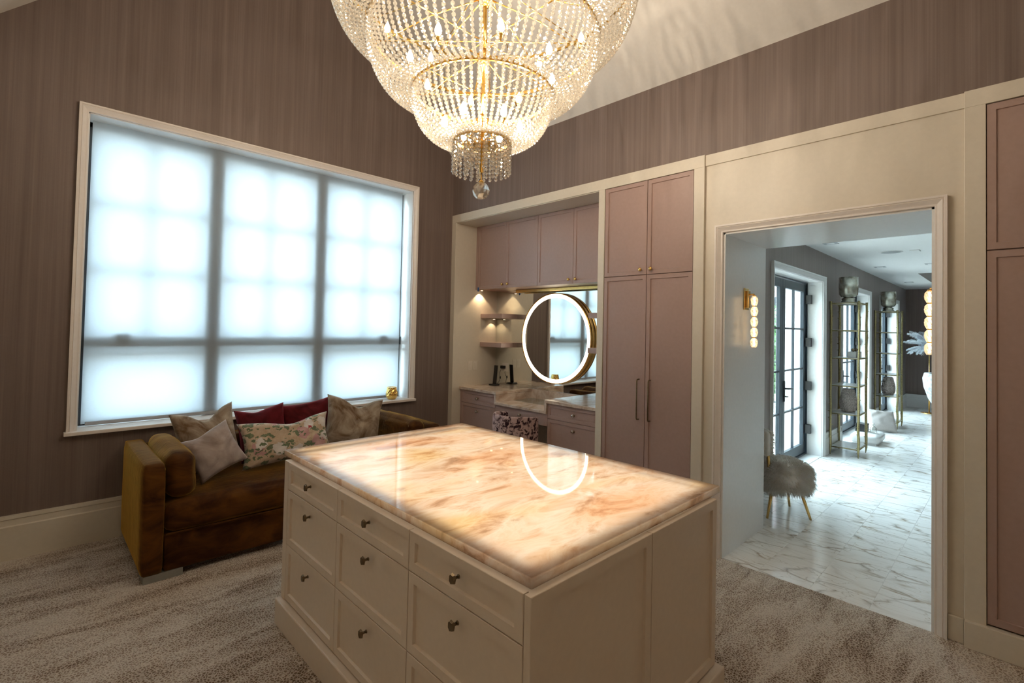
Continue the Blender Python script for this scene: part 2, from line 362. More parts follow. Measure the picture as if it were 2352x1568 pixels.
def leaf_mat():
    m, nt, b = nodes('leaf_green')
    mp = coords(nt, (3, 3, 3)); n = N(nt, 'ShaderNodeTexNoise', Scale=2.0, Detail=4.0); nt.links.new(mp.outputs[0], n.inputs['Vector'])
    r = ramp(nt, [(0.35, (0.03, 0.09, 0.03)), (0.65, (0.16, 0.34, 0.10))]); nt.links.new(n.outputs['Fac'], r.inputs[0]); nt.links.new(r.outputs[0], b.inputs['Base Color'])
    MATS['leaf_green'] = m
leaf_mat()
def fur_mat(name, c0, c1):
    m, nt, b = nodes(name)
    mp = coords(nt, (8, 8, 8)); n = N(nt, 'ShaderNodeTexNoise', Scale=2.0, Detail=3.0); nt.links.new(mp.outputs[0], n.inputs['Vector'])
    r = ramp(nt, [(0.3, c0), (0.7, c1)]); nt.links.new(n.outputs['Fac'], r.inputs[0]); nt.links.new(r.outputs[0], b.inputs['Base Color'])
    b.inputs['Roughness'].default_value = 0.9; b.inputs['Sheen Weight'].default_value = 0.3
    out = nt.nodes['Material Output']; tl = nt.nodes.new('ShaderNodeBsdfTranslucent'); nt.links.new(r.outputs[0], tl.inputs[0])
    ms = nt.nodes.new('ShaderNodeMixShader'); ms.inputs[0].default_value = 0.25
    nt.links.new(b.outputs[0], ms.inputs[1]); nt.links.new(tl.outputs[0], ms.inputs[2]); nt.links.new(ms.outputs[0], out.inputs[0])
    MATS[name] = m
fur_mat('ivory_fur', (0.90, 0.84, 0.74), (0.98, 0.96, 0.92))
fur_mat('white_feather', (0.70, 0.74, 0.78), (0.88, 0.90, 0.92))
fur_mat('streaked_fur', (0.34, 0.34, 0.34), (0.86, 0.86, 0.86))

# ------------------------------------------------------------------ mesh helpers
class MB:
    def __init__(s): s.v = []; s.f = []; s.smooth = []
    def add(s, vs, fs, smooth=False):
        o = len(s.v); s.v += [tuple(x) for x in vs]
        for f in fs: s.f.append(tuple(i+o for i in f)); s.smooth.append(smooth)
        return s
    def box(s, x0, y0, z0, x1, y1, z1):
        if x0 > x1: x0, x1 = x1, x0
        if y0 > y1: y0, y1 = y1, y0
        if z0 > z1: z0, z1 = z1, z0
        return s.add([(x0,y0,z0),(x1,y0,z0),(x1,y1,z0),(x0,y1,z0),(x0,y0,z1),(x1,y0,z1),(x1,y1,z1),(x0,y1,z1)],
              [(0,3,2,1),(4,5,6,7),(0,1,5,4),(1,2,6,5),(2,3,7,6),(3,0,4,7)])
    def cbox(s, c, d): return s.box(c[0]-d[0]/2, c[1]-d[1]/2, c[2]-d[2]/2, c[0]+d[0]/2, c[1]+d[1]/2, c[2]+d[2]/2)
    def prism(s, poly, f0, f1):
        # poly 2-D points, f0/f1 map (u,v) to 3-D for the two ends
        n = len(poly); vs = [f0(*p) for p in poly] + [f1(*p) for p in poly]
        fs = [tuple(range(n-1, -1, -1)), tuple(range(n, 2*n))] + [(i, (i+1) % n, n+(i+1) % n, n+i) for i in range(n)]
        return s.add(vs, fs)
    def tube(s, pts, rad, n=8, smooth=True, cap=True):
        pts = [Vector(p) for p in pts]
        if not isinstance(rad, (list, tuple)): rad = [rad]*len(pts)
        vs = []; fs = []
        prev = None
        for i, p in enumerate(pts):
            d = (pts[min(i+1, len(pts)-1)] - pts[max(i-1, 0)])
            d = d.normalized() if d.length > 1e-9 else Vector((0, 0, 1))
            if prev is None:
                a = d.orthogonal().normalized()
            else:
                a = (prev - d*prev.dot(d)); a = a.normalized() if a.length > 1e-6 else d.orthogonal().normalized()
            prev = a; b = d.cross(a)
            for k in range(n):
                t = 2*PI*k/n; vs.append(p + (a*math.cos(t)+b*math.sin(t))*rad[i])
        for i in range(len(pts)-1):
            for k in range(n):
                fs.append((i*n+k, i*n+(k+1) % n, (i+1)*n+(k+1) % n, (i+1)*n+k))
        if cap:
            fs.append(tuple(range(n-1, -1, -1))); L = (len(pts)-1)*n; fs.append(tuple(range(L, L+n)))
        return s.add(vs, fs, smooth)
    def lathe(s, prof, c=(0, 0, 0), n=24, smooth=True, axis='z', twist=0.0, cap=True):
        vs = []; fs = []
        for i, (r, h) in enumerate(prof):
            for k in range(n):
                t = 2*PI*(k + twist*i)/n; x, y = r*math.cos(t), r*math.sin(t)
                if axis == 'z': q = (c[0]+x, c[1]+y, c[2]+h)
                elif axis == 'x': q = (c[0]+h, c[1]+x, c[2]+y)
                else: q = (c[0]+x, c[1]+h, c[2]+y)
                vs.append(q)
        for i in range(len(prof)-1):
            for k in range(n):
                fs.append((i*n+k, i*n+(k+1) % n, (i+1)*n+(k+1) % n, (i+1)*n+k))
        if cap:
            fs.append(tuple(range(n-1, -1, -1))); L = (len(prof)-1)*n; fs.append(tuple(range(L, L+n)))
        return s.add(vs, fs, smooth)
    def torus(s, c, R, r, n=64, m=8, axis='z', smooth=True, squash=1.0):
        vs = []; fs = []
        for i in range(n):
            a = 2*PI*i/n
            for k in range(m):
                t = 2*PI*k/m; rr = R + r*math.cos(t); h = r*squash*math.sin(t)
                if axis == 'z': q = (c[0]+rr*math.cos(a), c[1]+rr*math.sin(a), c[2]+h)
                else: q = (c[0]+h, c[1]+rr*math.cos(a), c[2]+rr*math.sin(a))
                vs.append(q)
        for i in range(n):
            for k in range(m):
                fs.append((i*m+k, i*m+(k+1) % m, ((i+1) % n)*m+(k+1) % m, ((i+1) % n)*m+k))
        return s.add(vs, fs, smooth)
    def sphere(s, c, r, n=16, m=10, smooth=True, sc=(1, 1, 1)):
        prof = [(max(1e-4, math.sin(PI*i/m)), -math.cos(PI*i/m)) for i in range(m+1)]
        t = MB().lathe(prof, n=n)
        return s.add([(c[0]+v[0]*r*sc[0], c[1]+v[1]*r*sc[1], c[2]+v[2]*r*sc[2]) for v in t.v], t.f, smooth)
    def grid(s, fn, nu, nv, smooth=True, closed_u=False):
        vs = [fn(i/(nu if closed_u else nu-1), j/(nv-1)) for j in range(nv) for i in range(nu)]
        fs = []
        for j in range(nv-1):
            for i in range(nu if closed_u else nu-1):
                a = j*nu+i; b = j*nu+(i+1) % nu
                fs.append((a, b, b+nu, a+nu))
        return s.add(vs, fs, smooth)

WL = {}
def wloc(o): return WL.get(o.name, Vector((0, 0, 0)))
def obj(name, mb, mat, parent=None, world=True, bevel=0.0, recalc=True, data=None, loc=None, seg=2):
    if data is None:
        off = wloc(parent) if (parent is not None and world) else Vector((0, 0, 0))
        if loc is not None: off = Vector(loc) if world else off
        me = bpy.data.meshes.new(name)
        me.from_pydata([Vector(v)-off for v in mb.v], [], mb.f)
        me.polygons.foreach_set('use_smooth', mb.smooth)
        if recalc:
            bm = bmesh.new(); bm.from_mesh(me); bmesh.ops.recalc_face_normals(bm, faces=bm.faces); bm.to_mesh(me); bm.free()
        me.update()
        if mat: me.materials.append(MATS[mat] if isinstance(mat, str) else mat)
    else: me = data
    o = bpy.data.objects.new(name, me); COL.objects.link(o)
    if parent is not None:
        o.parent = parent; WL[o.name] = wloc(parent)
    if loc is not None and parent is None:
        o.location = loc; WL[o.name] = Vector(loc)
    if bevel:
        md = o.modifiers.new('edge', 'BEVEL'); md.width = bevel; md.segments = seg; md.limit_method = 'ANGLE'; md.angle_limit = 0.7
    return o
def thing(name, label, cat, loc=(0, 0, 0), group=None, rz=0.0):
    o = bpy.data.objects.new(name, None); COL.objects.link(o); o.location = loc; o.empty_display_size = 0.05
    o.rotation_euler = (0, 0, rz)
    WL[o.name] = Vector(loc); o['label'] = label; o['category'] = cat
    if group: o['group'] = group
    return o
def tag(o, label, cat, group=None):
    o['label'] = label; o['category'] = cat
    if group: o['group'] = group
    return o
def struct(name, mb, mat, label=None, bevel=0.0, parent=None):
    o = obj(name, mb, mat, parent, bevel=bevel)
    if parent is None:
        o['kind'] = 'structure'
        if label: o['label'] = label
    return o
def copy_tree(o, parent=None):
    c = o.copy(); COL.objects.link(c); c.parent = parent
    for ch in list(o.children): copy_tree(ch, c)
    return c

def shaker(mb, f, u0, v0, u1, v1, fwid=0.036, t=0.02, rd=0.008):
    # f(u, v, d): d is outward from the front plane (0)
    s = 0.003
    o = [(u0, v0), (u1, v0), (u1, v1), (u0, v1)]
    i = [(u0+fwid, v0+fwid), (u1-fwid, v0+fwid), (u1-fwid, v1-fwid), (u0+fwid, v1-fwid)]
    p = [(u0+fwid+s, v0+fwid+s), (u1-fwid-s, v0+fwid+s), (u1-fwid-s, v1-fwid-s), (u0+fwid+s, v1-fwid-s)]
    e = 0.0015
    oo = [(u0+e, v0+e), (u1-e, v0+e), (u1-e, v1-e), (u0+e, v1-e)]
    vs = [f(*q, 0) for q in oo] + [f(*q, 0) for q in i] + [f(*q, -rd) for q in p] + [f(*q, -e) for q in o] + [f(*q, -t) for q in o]
    fs = []
    for k in range(4):
        n = (k+1) % 4
        fs += [(k, n, 4+n, 4+k), (4+k, 4+n, 8+n, 8+k), (12+k, 12+n, n, k), (16+k, 16+n, 12+n, 12+k)]
    fs += [(8, 9, 10, 11), (16, 19, 18, 17)]
    return mb.add(vs, fs)
def faceX(x): return lambda u, v, d: (x-d, u, v)      # faces -x, u along y
def faceY(y): return lambda u, v, d: (u, y-d, v)      # faces -y, u along x

def sweep(mb, path, prof, frame):
    # open mitred sweep: path of 2-D points, prof of (offset outward, depth); frame maps (u, v, depth)
    n = len(path); pts = [Vector(p) for p in path]; L = len(prof); vs = []
    for i, p in enumerate(pts):
        d0 = (p-pts[i-1]).normalized() if i > 0 else (pts[1]-p).normalized()
        d1 = (pts[i+1]-p).normalized() if i < n-1 else d0
        n0 = Vector((-d0.y, d0.x)); n1 = Vector((-d1.y, d1.x))
        b = (n0+n1); b = b/(b.length_squared/2) if b.length > 1e-6 else n0
        for (o, dep) in prof: vs.append(frame(p.x+b.x*o, p.y+b.y*o, dep))
    fs = []
    for i in range(n-1):
        for k in range(L):
            fs.append((i*L+k, i*L+(k+1) % L, (i+1)*L+(k+1) % L, (i+1)*L+k))
    fs += [tuple(range(L)), tuple(range((n-1)*L, n*L))]
    return mb.add(vs, fs)

# ================================================================== STRUCTURE: dressing room
YW, XR, XD = 4.81, 3.65, 3.66
WX0, WX1, WZ0, WZ1 = 0.255, 3.078, 0.832, 3.188
def gz(x): return 7.33-x if x > 1.70 else 3.93+x
struct('floor', MB().box(-1.4, -2.7, -0.05, 3.662, 5.12, 0.0).box(3.662, 1.66, -0.05, 4.5, 5.12, -0.001).box(3.662, -2.7, -0.05, 4.5, 0.2, -0.001), 'carpet', 'brown and beige flecked carpet')
m = MB()
fa = lambda u, v: (u, YW, v); fb = lambda u, v: (u, 5.12, v)
m.prism([(-1.4, 0), (WX0, 0), (WX0, gz(WX0)), (-1.4, gz(-1.4))], fa, fb)
m.prism([(WX1, 0), (4.5, 0), (4.5, 3.1), (3.9, 3.43), (WX1, gz(WX1))], fa, fb)
m.prism([(WX0, 0), (WX1, 0), (WX1, WZ0-0.03), (WX0, WZ0-0.03)], fa, fb)
m.prism([(WX0, WZ1), (WX1, WZ1), (WX1, gz(WX1)), (1.70, 5.63), (WX0, gz(WX0))], fa, fb)
struct('wall_back', m, 'silk_wallpaper', 'gable wall in striped taupe silk wallpaper')
struct('wall_right', MB().box(XR, -2.7, 3.0, 3.9, YW, 3.72), 'silk_wallpaper', 'taupe silk wallpaper above the cabinets')
struct('wall_left', MB().box(-1.0, -2.7, 0, -0.85, YW, 3.15), 'cream_paint')
m = MB(); m.prism([(-1.4, 0), (4.5, 0), (4.5, 3.1), (3.9, 3.43), (1.70, 5.63), (-1.4, 2.53)], lambda u, v: (u, -2.7, v), lambda u, v: (u, -2.6, v))
struct('wall_front', m, 'cream_paint')
m = MB(); m.prism([(3.9, 3.43), (1.70, 5.63), (-1.4, 2.53), (-1.4, 2.65), (1.70, 5.75), (3.9, 3.55)], lambda u, v: (u, -2.7, v), lambda u, v: (u, 5.12, v))
struct('ceiling', m, 'ceiling_paint', 'sloping white vaulted ceiling')
m = MB()
m.box(XD, 1.52, 0, 4.5, 1.66, 3.0).box(XD, 0.2, 0, 4.5, 0.325, 3.0).box(XD, 0.325, 2.392, 4.5, 1.52, 3.0)
m.box(4.36, 1.66, 0, 4.5, 5.12, 3.0).box(4.36, -2.7, 0, 4.5, 0.2, 3.0).box(3.9, -2.7, 3.0, 4.5, 5.12, 3.1)
struct('wall_doorway', m, 'cream_paint', 'cream panelled wall around the doorway')
m = MB().box(XD+0.002, 1.507, 0, 4.502, 1.52, 2.392).box(XD+0.002, 0.325, 0, 4.502, 0.338, 2.392).box(XD+0.002, 0.325, 2.379, 4.502, 1.52, 2.392)
struct('trim_1', m, 'cool_white', 'white lining of the deep doorway')
# casing profiles
PROF = [(0.0, 0.0), (0.0, 0.012), (0.004, 0.015), (0.012, 0.015), (0.018, 0.018), (0.030, 0.026), (0.036, 0.030), (0.040, 0.026), (0.044, 0.032), (0.056, 0.032), (0.056, 0.0)]
m = MB(); sweep(m, [(0.325, 0.0), (0.325, 2.392), (1.52, 2.392), (1.52, 0.0)], PROF, lambda u, v, d: (XD-d, u, v))
struct('trim_2', m, 'white_trim', 'moulded casing around the doorway')
m = MB(); sweep(m, [(WX0, WZ0), (WX0, WZ1), (WX1, WZ1), (WX1, WZ0)], PROF, lambda u, v, d: (u, YW-d, v))
struct('trim_3', m, 'white_trim', 'moulded casing around the wide window')
# baseboards
BP = [(0.0, 0.0), (0.0, 0.028), (0.225, 0.028), (0.232, 0.020), (0.270, 0.018), (0.276, 0.024), (0.300, 0.022), (0.300, 0.0)]
m = MB(); m.prism(BP, lambda v, d: (-0.85, YW-d, v), lambda v, d: (3.635, YW-d, v)); struct('baseboard_back', m, 'cream_paint')
m = MB(); m.prism(BP, lambda v, d: (-0.85+d, -2.6, v), lambda v, d: (-0.85+d, YW, v)); struct('baseboard_left', m, 'cream_paint')
struct('baseboard_right', MB().box(3.645, 0.2, 0, XD, 0.268, 0.135).box(3.645, 1.578, 0, XD, 1.66, 0.135), 'cream_paint', bevel=0.004)
# cream face frame of the built-ins
FX = 3.635
struct('trim_4', MB().box(FX, 1.66, 2.911, XR+0.02, YW, 3.004), 'cream_paint', 'cream header board over the vanity and wardrobe', 0.002)
struct('trim_5', MB().box(3.648, 0.2, 2.918, XD+0.01, 1.66, 3.002), 'cream_paint', 'cream header board over the doorway', 0.002)
struct('trim_6', MB().box(FX, -2.6, 2.911, XR+0.02, 0.2, 3.004), 'cream_paint', 'cream header board over the far wardrobe', 0.002)
for i, (a, b) in enumerate(((4.735, YW), (2.572, 2.637), (1.66, 1.744), (0.114, 0.2))):
    struct('trim_%d' % (7+i), MB().box(FX, a, 0, 4.36, b, 2.911), 'cream_paint', 'cream upright between built-in cabinets', 0.002)
struct('trim_11', MB().box(FX+0.015, 2.637, 2.905, 4.36, 4.735, 2.93), 'cream_paint', 'cream soffit of the vanity niche')
struct('trim_12', MB().box(3.612, -2.6, 0, 3.66, 0.2, 0.142), 'cream_paint', 'cream plinth under the far wardrobe', 0.004)
struct('wall_niche', MB().box(4.34, 2.637, 0, 4.36, 4.735, 2.93), 'cream_paint', 'back of the vanity niche')

# window: sill, sashes, roller shade
w = obj('window_1', MB().box(WX0, 5.02, WZ0, WX0+0.06, 5.12, WZ1).box(WX1-0.06, 5.02, WZ0, WX1, 5.12, WZ1).box(WX0, 5.02, WZ1-0.09, WX1, 5.12, WZ1).box(WX0, 5.02, WZ0, WX1, 5.12, WZ0+0.06), 'charcoal_metal')
w['kind'] = 'structure'; w['label'] = 'wide three-bay window behind a roller shade'
for x in (1.145, 2.092): obj('mullion', MB().box(x-0.065, 4.992, WZ0, x+0.065, 5.12, WZ1), 'charcoal_metal', w)
obj('transom', MB().box(WX0, 4.995, 1.435, WX1, 5.12, 1.525), 'charcoal_metal', w)
obj('sash_rail', MB().box(WX0, 5.03, 1.36, WX1, 5.12, 1.40), 'charcoal_metal', w)
for z in (2.045, 2.56): obj('muntin', MB().box(WX0, 5.022, z-0.015, WX1, 5.046, z+0.015), 'charcoal_metal', w)
for x in (0.675, 1.60, 2.58): obj('muntin', MB().box(x-0.015, 5.022, 1.5, x+0.015, 5.046, WZ1), 'charcoal_metal', w)
for x in (0.52, 2.83): obj('latch', MB().box(x-0.05, 4.985, 1.49, x+0.05, 5.0, 1.545), 'black_metal', w)
xs = (WX0+0.06, 1.08, 1.21, 2.027, 2.157, WX1-0.06)
for a, b in ((xs[0], xs[1]), (xs[2], xs[3]), (xs[4], xs[5])):
    for z0, z1 in ((WZ0+0.06, 1.435), (1.525, WZ1-0.09)):
        obj('pane', MB().box(a, 5.095, z0, b, 5.10, z1), 'pane_glass', w)
obj('window_sill', MB().box(0.186, 4.75, 0.805, 3.141, 4.81, 0.832).box(WX0, 4.81, 0.805, WX1, 5.06, 0.832), 'white_trim', w, bevel=0.004)
m = MB().box(WX0, 4.815, WZ0, WX0+0.008, 5.06, WZ1).box(WX1-0.008, 4.815, WZ0, WX1, 5.06, WZ1).box(WX0, 4.815, WZ1-0.008, WX1, 5.06, WZ1)
obj('reveal', m, 'cool_white', w)
t = thing('roller_shade', 'white translucent roller shade filling the wide window', 'window shade', (1.66, 4.965, WZ0+0.012))
obj('cloth', MB().box(0.287, 4.964, 0.850, 3.028, 4.966, 3.178), 'shade_cloth', t)
obj('hem_bar', MB().box(0.312, 4.952, 0.838, 3.02, 4.972, 0.866), 'hem_grey', t, bevel=0.003)
obj('side_channel', MB().box(WX0+0.009, 4.975, 0.845, 0.290, 4.99, 3.13), 'charcoal_metal', t)

# ================================================================== STRUCTURE: next room
CZ = 2.77
def wall_with_openings():
    m = MB(); ops = [(5.76+3.0*i, 7.72+3.0*i) for i in range(3)]; x = 4.36
    for a, b in ops:
        m.box(x, 1.85, 0, a, 2.30, CZ+0.1); m.box(a, 1.85, 2.37, b, 2.30, CZ+0.1); x = b
    m.box(x, 1.85, 0, 15.1, 2.30, CZ+0.1)
    return m, ops
m, OPS = wall_with_openings()
struct('wall_garden', m, 'silk_wallpaper', 'taupe wallpapered wall with french doors in the next room')
struct('wall_end', MB().box(14.9, -2.7, 0, 15.1, 1.85, 3.1), 'silk_wallpaper', 'taupe wallpapered end wall of the next room')
struct('wall_inner', MB().box(4.5, -2.7, 0, 15.1, -2.6, 3.1), 'silk_wallpaper')
m = MB().box(4.5, 1.22, CZ, 15.0, 1.85, CZ+0.1).box(4.5, -2.7, CZ, 11.2, 1.22, CZ+0.1).box(13.95, -2.7, CZ, 15.0, 1.22, CZ+0.1).box(11.2, -2.7, CZ, 13.95, -1.6, CZ+0.1)
m.box(11.15, -1.65, CZ+0.1, 11.2, 1.27, CZ+0.33).box(13.95, -1.65, CZ+0.1, 14.0, 1.27, CZ+0.33).box(11.2, 1.22, CZ+0.1, 13.95, 1.27, CZ+0.33).box(11.2, -1.65, CZ+0.1, 13.95, -1.6, CZ+0.33)
struct('ceiling_next', m, 'ceiling_white', 'white ceiling of the next room')
struct('ceiling_tray', MB().box(11.15, -1.65, CZ+0.30, 14.0, 1.27, CZ+0.36), 'silk_wallpaper', 'wallpapered tray recess in the next ceiling')
m = MB()
segs = [(4.5, OPS[0][0]-0.07)] + [(OPS[i][1]+0.07, OPS[i+1][0]-0.07) for i in range(2)] + [(OPS[2][1]+0.07, 14.9)]
for a, b in segs: m.prism(BP, lambda v, d, a=a: (a, 1.85-d, v), lambda v, d, b=b: (b, 1.85-d, v))
struct('baseboard_garden', m, 'cool_white')
m = MB(); m.prism(BP, lambda v, d: (14.9-d, -2.6, v), lambda v, d: (14.9-d, 1.85, v)); struct('baseboard_end', m, 'cool_white')
# marble floor: bed plus single tiles
fl = struct('floor_marble', MB().box(XD, 0.2, -0.05, 4.5, 1.66, -0.0015).box(4.5, -2.7, -0.05, 15.0, 1.85, -0.0015), 'marble_plain', 'white marble tile floor with grey and gold veins')
TW, TL = 0.318, 0.612
tile_me = None; cut = {}
y0 = 0.626
for r in range(-6, 4):
    ya, yb = y0+r*TW, min(y0+(r+1)*TW, 1.85)
    off = -TL*(0.30 if r % 2 else 0.80)
    k = 0
    while True:
        xa, xb = XD+off+k*TL, XD+off+(k+1)*TL; k += 1
        if xa > 14.9: break
        lo = XD+0.001 if 0.25 < (ya+yb)/2 < 1.50 else 4.5
        xa = max(xa, lo); xb = min(xb, 14.9)
        if xb-xa < 0.03: continue
        if r < -1 and xa > 9: continue
        key = (round(xb-xa, 3), round(yb-ya, 3))
        if key not in cut:
            gq = 0.0015; L, Wd = key
            me = bpy.data.meshes.new('tile')
            mm = MB().box(gq-L/2, gq-Wd/2, -0.006, L/2-gq, Wd/2-gq, 0.0)
            me.from_pydata(mm.v, [], mm.f); me.materials.append(MATS['marble_tile']); cut[key] = me
        o = bpy.data.objects.new('tile', cut[key]); COL.objects.link(o); o.parent = fl
        o.location = ((xa+xb)/2, (ya+yb)/2, 0.0)

# french doors
def french_leaf(root, x0, x1, y, handle_side):
    st = 0.095; zt = 2.345; zb = 0.03; gb, gt = 0.15, 2.235
    leaf = obj('door_leaf', MB().box(x0, y, zb, x0+st, y+0.045, zt).box(x1-st, y, zb, x1, y+0.045, zt).box(x0+st, y, zb, x1-st, y+0.045, gb).box(x0+st, y, gt, x1-st, y+0.045, zt), 'charcoal_metal', root, bevel=0.003)
    xm = (x0+x1)/2
    zs = [gb, 0.653, 1.183, 1.722, gt]
    obj('muntin', MB().box(xm-0.011, y+0.008, gb, xm+0.011, y+0.037, gt), 'charcoal_metal', leaf)
    for z in zs[1:4]: obj('muntin', MB().box(x0+st, y+0.008, z-0.011, x1-st, y+0.037, z+0.011), 'charcoal_metal', leaf)
    for a, b in ((x0+st, xm-0.011), (xm+0.011, x1-st)):
        for i in range(4):
            obj('pane', MB().box(a, y+0.02, zs[i]+(0.011 if i else 0), b, y+0.024, zs[i+1]-(0.011 if i < 3 else 0)), 'pane_glass', leaf)
    hx = x0 if handle_side > 0 else x1
    for z in (2.133, 1.542, 0.945, 0.353):
        e = x1 if handle_side > 0 else x0
        obj('hinge', MB().box(e-0.05, y-0.075, z-0.06, e+0.008, y+0.004, z+0.06), 'black_metal', leaf)
    if handle_side > 0:
        obj('handle', MB().box(hx+0.03, y-0.012, 0.80, hx+0.075, y, 1.06).tube([(hx+0.052, y-0.01, 0.965), (hx+0.052, y-0.06, 0.965), (hx+0.09, y-0.062, 0.965), (hx+0.19, y-0.06, 0.955)], 0.011).tube([(hx+0.052, y-0.01, 0.865), (hx+0.052, y-0.035, 0.865), (hx+0.085, y-0.04, 0.862)], 0.008), 'black_metal', leaf)
    return leaf
def french_door(n, a, b):
    d = obj('door_%d' % n, MB().box(a, 2.03, 0, a+0.012, 2.12, 2.37).box(b-0.012, 2.03, 0, b, 2.12, 2.37).box(a, 2.03, 2.355, b, 2.12, 2.37).box(a, 2.03, 0, b, 2.12, 0.025), 'charcoal_metal')
    d['kind'] = 'structure'; d['label'] = 'dark framed glazed french doors'
    mid = (a+b)/2
    french_leaf(d, a+0.014, mid-0.002, 2.05, -1)
    french_leaf(d, mid+0.002, b-0.014, 2.05, 1)
    mm = MB(); sweep(mm, [(a, 0.0), (a, 2.37), (b, 2.37), (b, 0.0)], [(o*1.25, q) for o, q in PROF], lambda u, v, q: (u, 1.85-q, v))
    obj('casing', mm, 'cool_white', d)
    obj('reveal', MB().box(a-0.001, 1.852, 0, a+0.004, 2.03, 2.37).box(b-0.004, 1.852, 0, b+0.001, 2.03, 2.37).box(a, 1.852, 2.366, b, 2.03, 2.371), 'cool_white', d)
    obj('threshold', MB().box(a, 1.85, -0.03, b, 2.3, 0.004), 'marble_plain', d)
    mm = MB().box(a-0.001, 2.12, 0, a+0.004, 2.3, 2.37).box(b-0.004, 2.12, 0, b+0.001, 2.3, 2.37)
    obj('outer_reveal', mm, 'house_white', d)
for i, (a, b) in enumerate(OPS): french_door(i+1, a, b)

# ================================================================== helpers for soft things
def softbox(mb, c, d, r, puff=0.0, n=10, nz=0.0, seed=0.0, nf=3.0, pz=1.0):
    hx, hy, hz = d[0]/2, d[1]/2, d[2]/2
    def P(p):
        q = Vector((p[0]*hx, p[1]*hy, p[2]*hz))
        i = Vector((max(-hx+r, min(hx-r, q.x)), max(-hy+r, min(hy-r, q.y)), max(-hz+r, min(hz-r, q.z))))
        v = q-i
        if v.length > 1e-9: q = i+v.normalized()*r
        f = Vector((p[0]*(1-p[1]**2)*(1-p[2]**2), p[1]*(1-p[0]**2)*(1-p[2]**2), p[2]*(1-p[0]**2)*(1-p[1]**2)))*puff
        f.z *= pz
        q = q+f
        if nz:
            k = noise.noise(Vector((q.x*nf+seed, q.y*nf+seed*0.7, q.z*nf-seed)))
            nn = Vector((p[0], p[1], p[2])).normalized()
            q = q+nn*k*nz
        return (c[0]+q.x, c[1]+q.y, c[2]+q.z)
    def tt(t):
        # denser sampling near the edges
        s = 2*t-1
        return math.copysign(abs(s)**0.7, s)
    for ax in range(3):
        for sg in (-1, 1):
            def fn(u, v, ax=ax, sg=sg):
                a, b = tt(u), tt(v)
                p = [0, 0, 0]; p[ax] = sg; p[(ax+1) % 3] = a*sg; p[(ax+2) % 3] = b
                return P(p)
            mb.grid(fn, n, n)
    return mb
def weld(o, dist=0.0005):
    bm = bmesh.new(); bm.from_mesh(o.data); bmesh.ops.remove_doubles(bm, verts=bm.verts, dist=dist)
    bmesh.ops.recalc_face_normals(bm, faces=bm.faces); bm.to_mesh(o.data); bm.free()
    return o

# ================================================================== ISLAND
ix0, ix1, iy0, iy1 = 1.035, 2.27, 0.96, 2.852
t = thing('dresser_island', 'taupe island of drawers under a glowing backlit stone top', 'island', (1.65, 1.9, 0))
obj('plinth', MB().box(1.005, 0.925, 0, 2.295, 2.857, 0.14), 'greige_paint', t, bevel=0.006)
obj('carcass', MB().box(ix0+0.022, iy0+0.025, 0.14, ix1-0.02, iy1-0.05, 0.861), 'greige_paint', t)
obj('side_panel', MB().box(ix0, 2.799, 0.141, ix1, iy1, 0.888), 'greige_paint', t, bevel=0.0015)
obj('back_panel', MB().box(ix1-0.02, iy0+0.026, 0.141, ix1, 2.798, 0.888), 'greige_paint', t, bevel=0.0015)
for a, b in ((ix0, 1.698), (1.702, ix1)):
    obj('end_panel', shaker(MB(), faceY(iy0), a, 0.146, b, 0.888, 0.040, 0.026, 0.010), 'greige_paint', t)
ycols = [0.9885, 1.588, 2.191, 2.7965]; zrows = [0.146, 0.443, 0.739, 0.888]; kz = [0.378, 0.676, 0.827]
knob = MB()
knob.tube([(0, 0, 0), (-0.004, 0, 0)], [0.008, 0.0065], 10).tube([(-0.003, 0, 0), (-0.024, 0, 0)], 0.0052, 10)
hexp = [(0.006, 0.017), (0.013, 0.010), (0.014, -0.008), (0.005, -0.019), (-0.010, -0.014), (-0.014, 0.002), (-0.008, 0.014)]
knob.prism(hexp, lambda u, v: (-0.022, u, v), lambda u, v: (-0.031, u*0.86, v*0.86))
knob_me = None
for c in range(3):
    for r in range(3):
        d = obj('drawer', shaker(MB(), faceX(ix0), ycols[c]+0.002, zrows[r]+0.002, ycols[c+1]-0.002, zrows[r+1]-(0.002 if r < 2 else 0), 0.036, 0.02, 0.011), 'greige_paint', t)
        if knob_me is None:
            k = obj('knob', knob, 'bronze', d, world=False); knob_me = k.data
        else: k = obj('knob', None, None, d, data=knob_me)
        k.location = Vector((ix0, (ycols[c]+ycols[c+1])/2, kz[r]))-wloc(t)
sx0, sx1, sy0, sy1 = 1.065, 2.368, 0.987, 2.953
obj('top_frame', MB().box(ix0+0.0205, iy0+0.0265, 0.862, sx0+0.020, iy1-0.054, 0.8875), 'greige_paint', t)
obj('top_frame', MB().box(sx0+0.0205, iy0+0.0265, 0.862, ix1-0.021, sy0+0.020, 0.8875), 'greige_paint', t)
obj('backing_board', MB().box(sx0+0.024, sy0+0.024, 0.8845, sx1-0.024, sy1-0.024, 0.8865), 'greige_paint', t)
obj('light_sheet', MB().box(sx0+0.050, sy0+0.050, 0.8868, sx1-0.050, sy1-0.050, 0.8876), 'led_sheet', t)
m = bpy.data.materials.new('clear_underside'); m.use_nodes = True; nt = m.node_tree; nt.nodes.clear()
o_ = nt.nodes.new('ShaderNodeOutputMaterial'); tr_ = nt.nodes.new('ShaderNodeBsdfTransparent'); tr_.inputs[0].default_value = (0.95, 0.9, 0.82, 1); nt.links.new(tr_.outputs[0], o_.inputs[0])
st = obj('stone_top', MB().box(sx0, sy0, 0.889, sx1, sy1, 0.922), 'onyx_slab', t, bevel=0.004)
st.data.materials.append(m)
for p in st.data.polygons:
    if p.normal.z < -0.9: p.material_index = 1

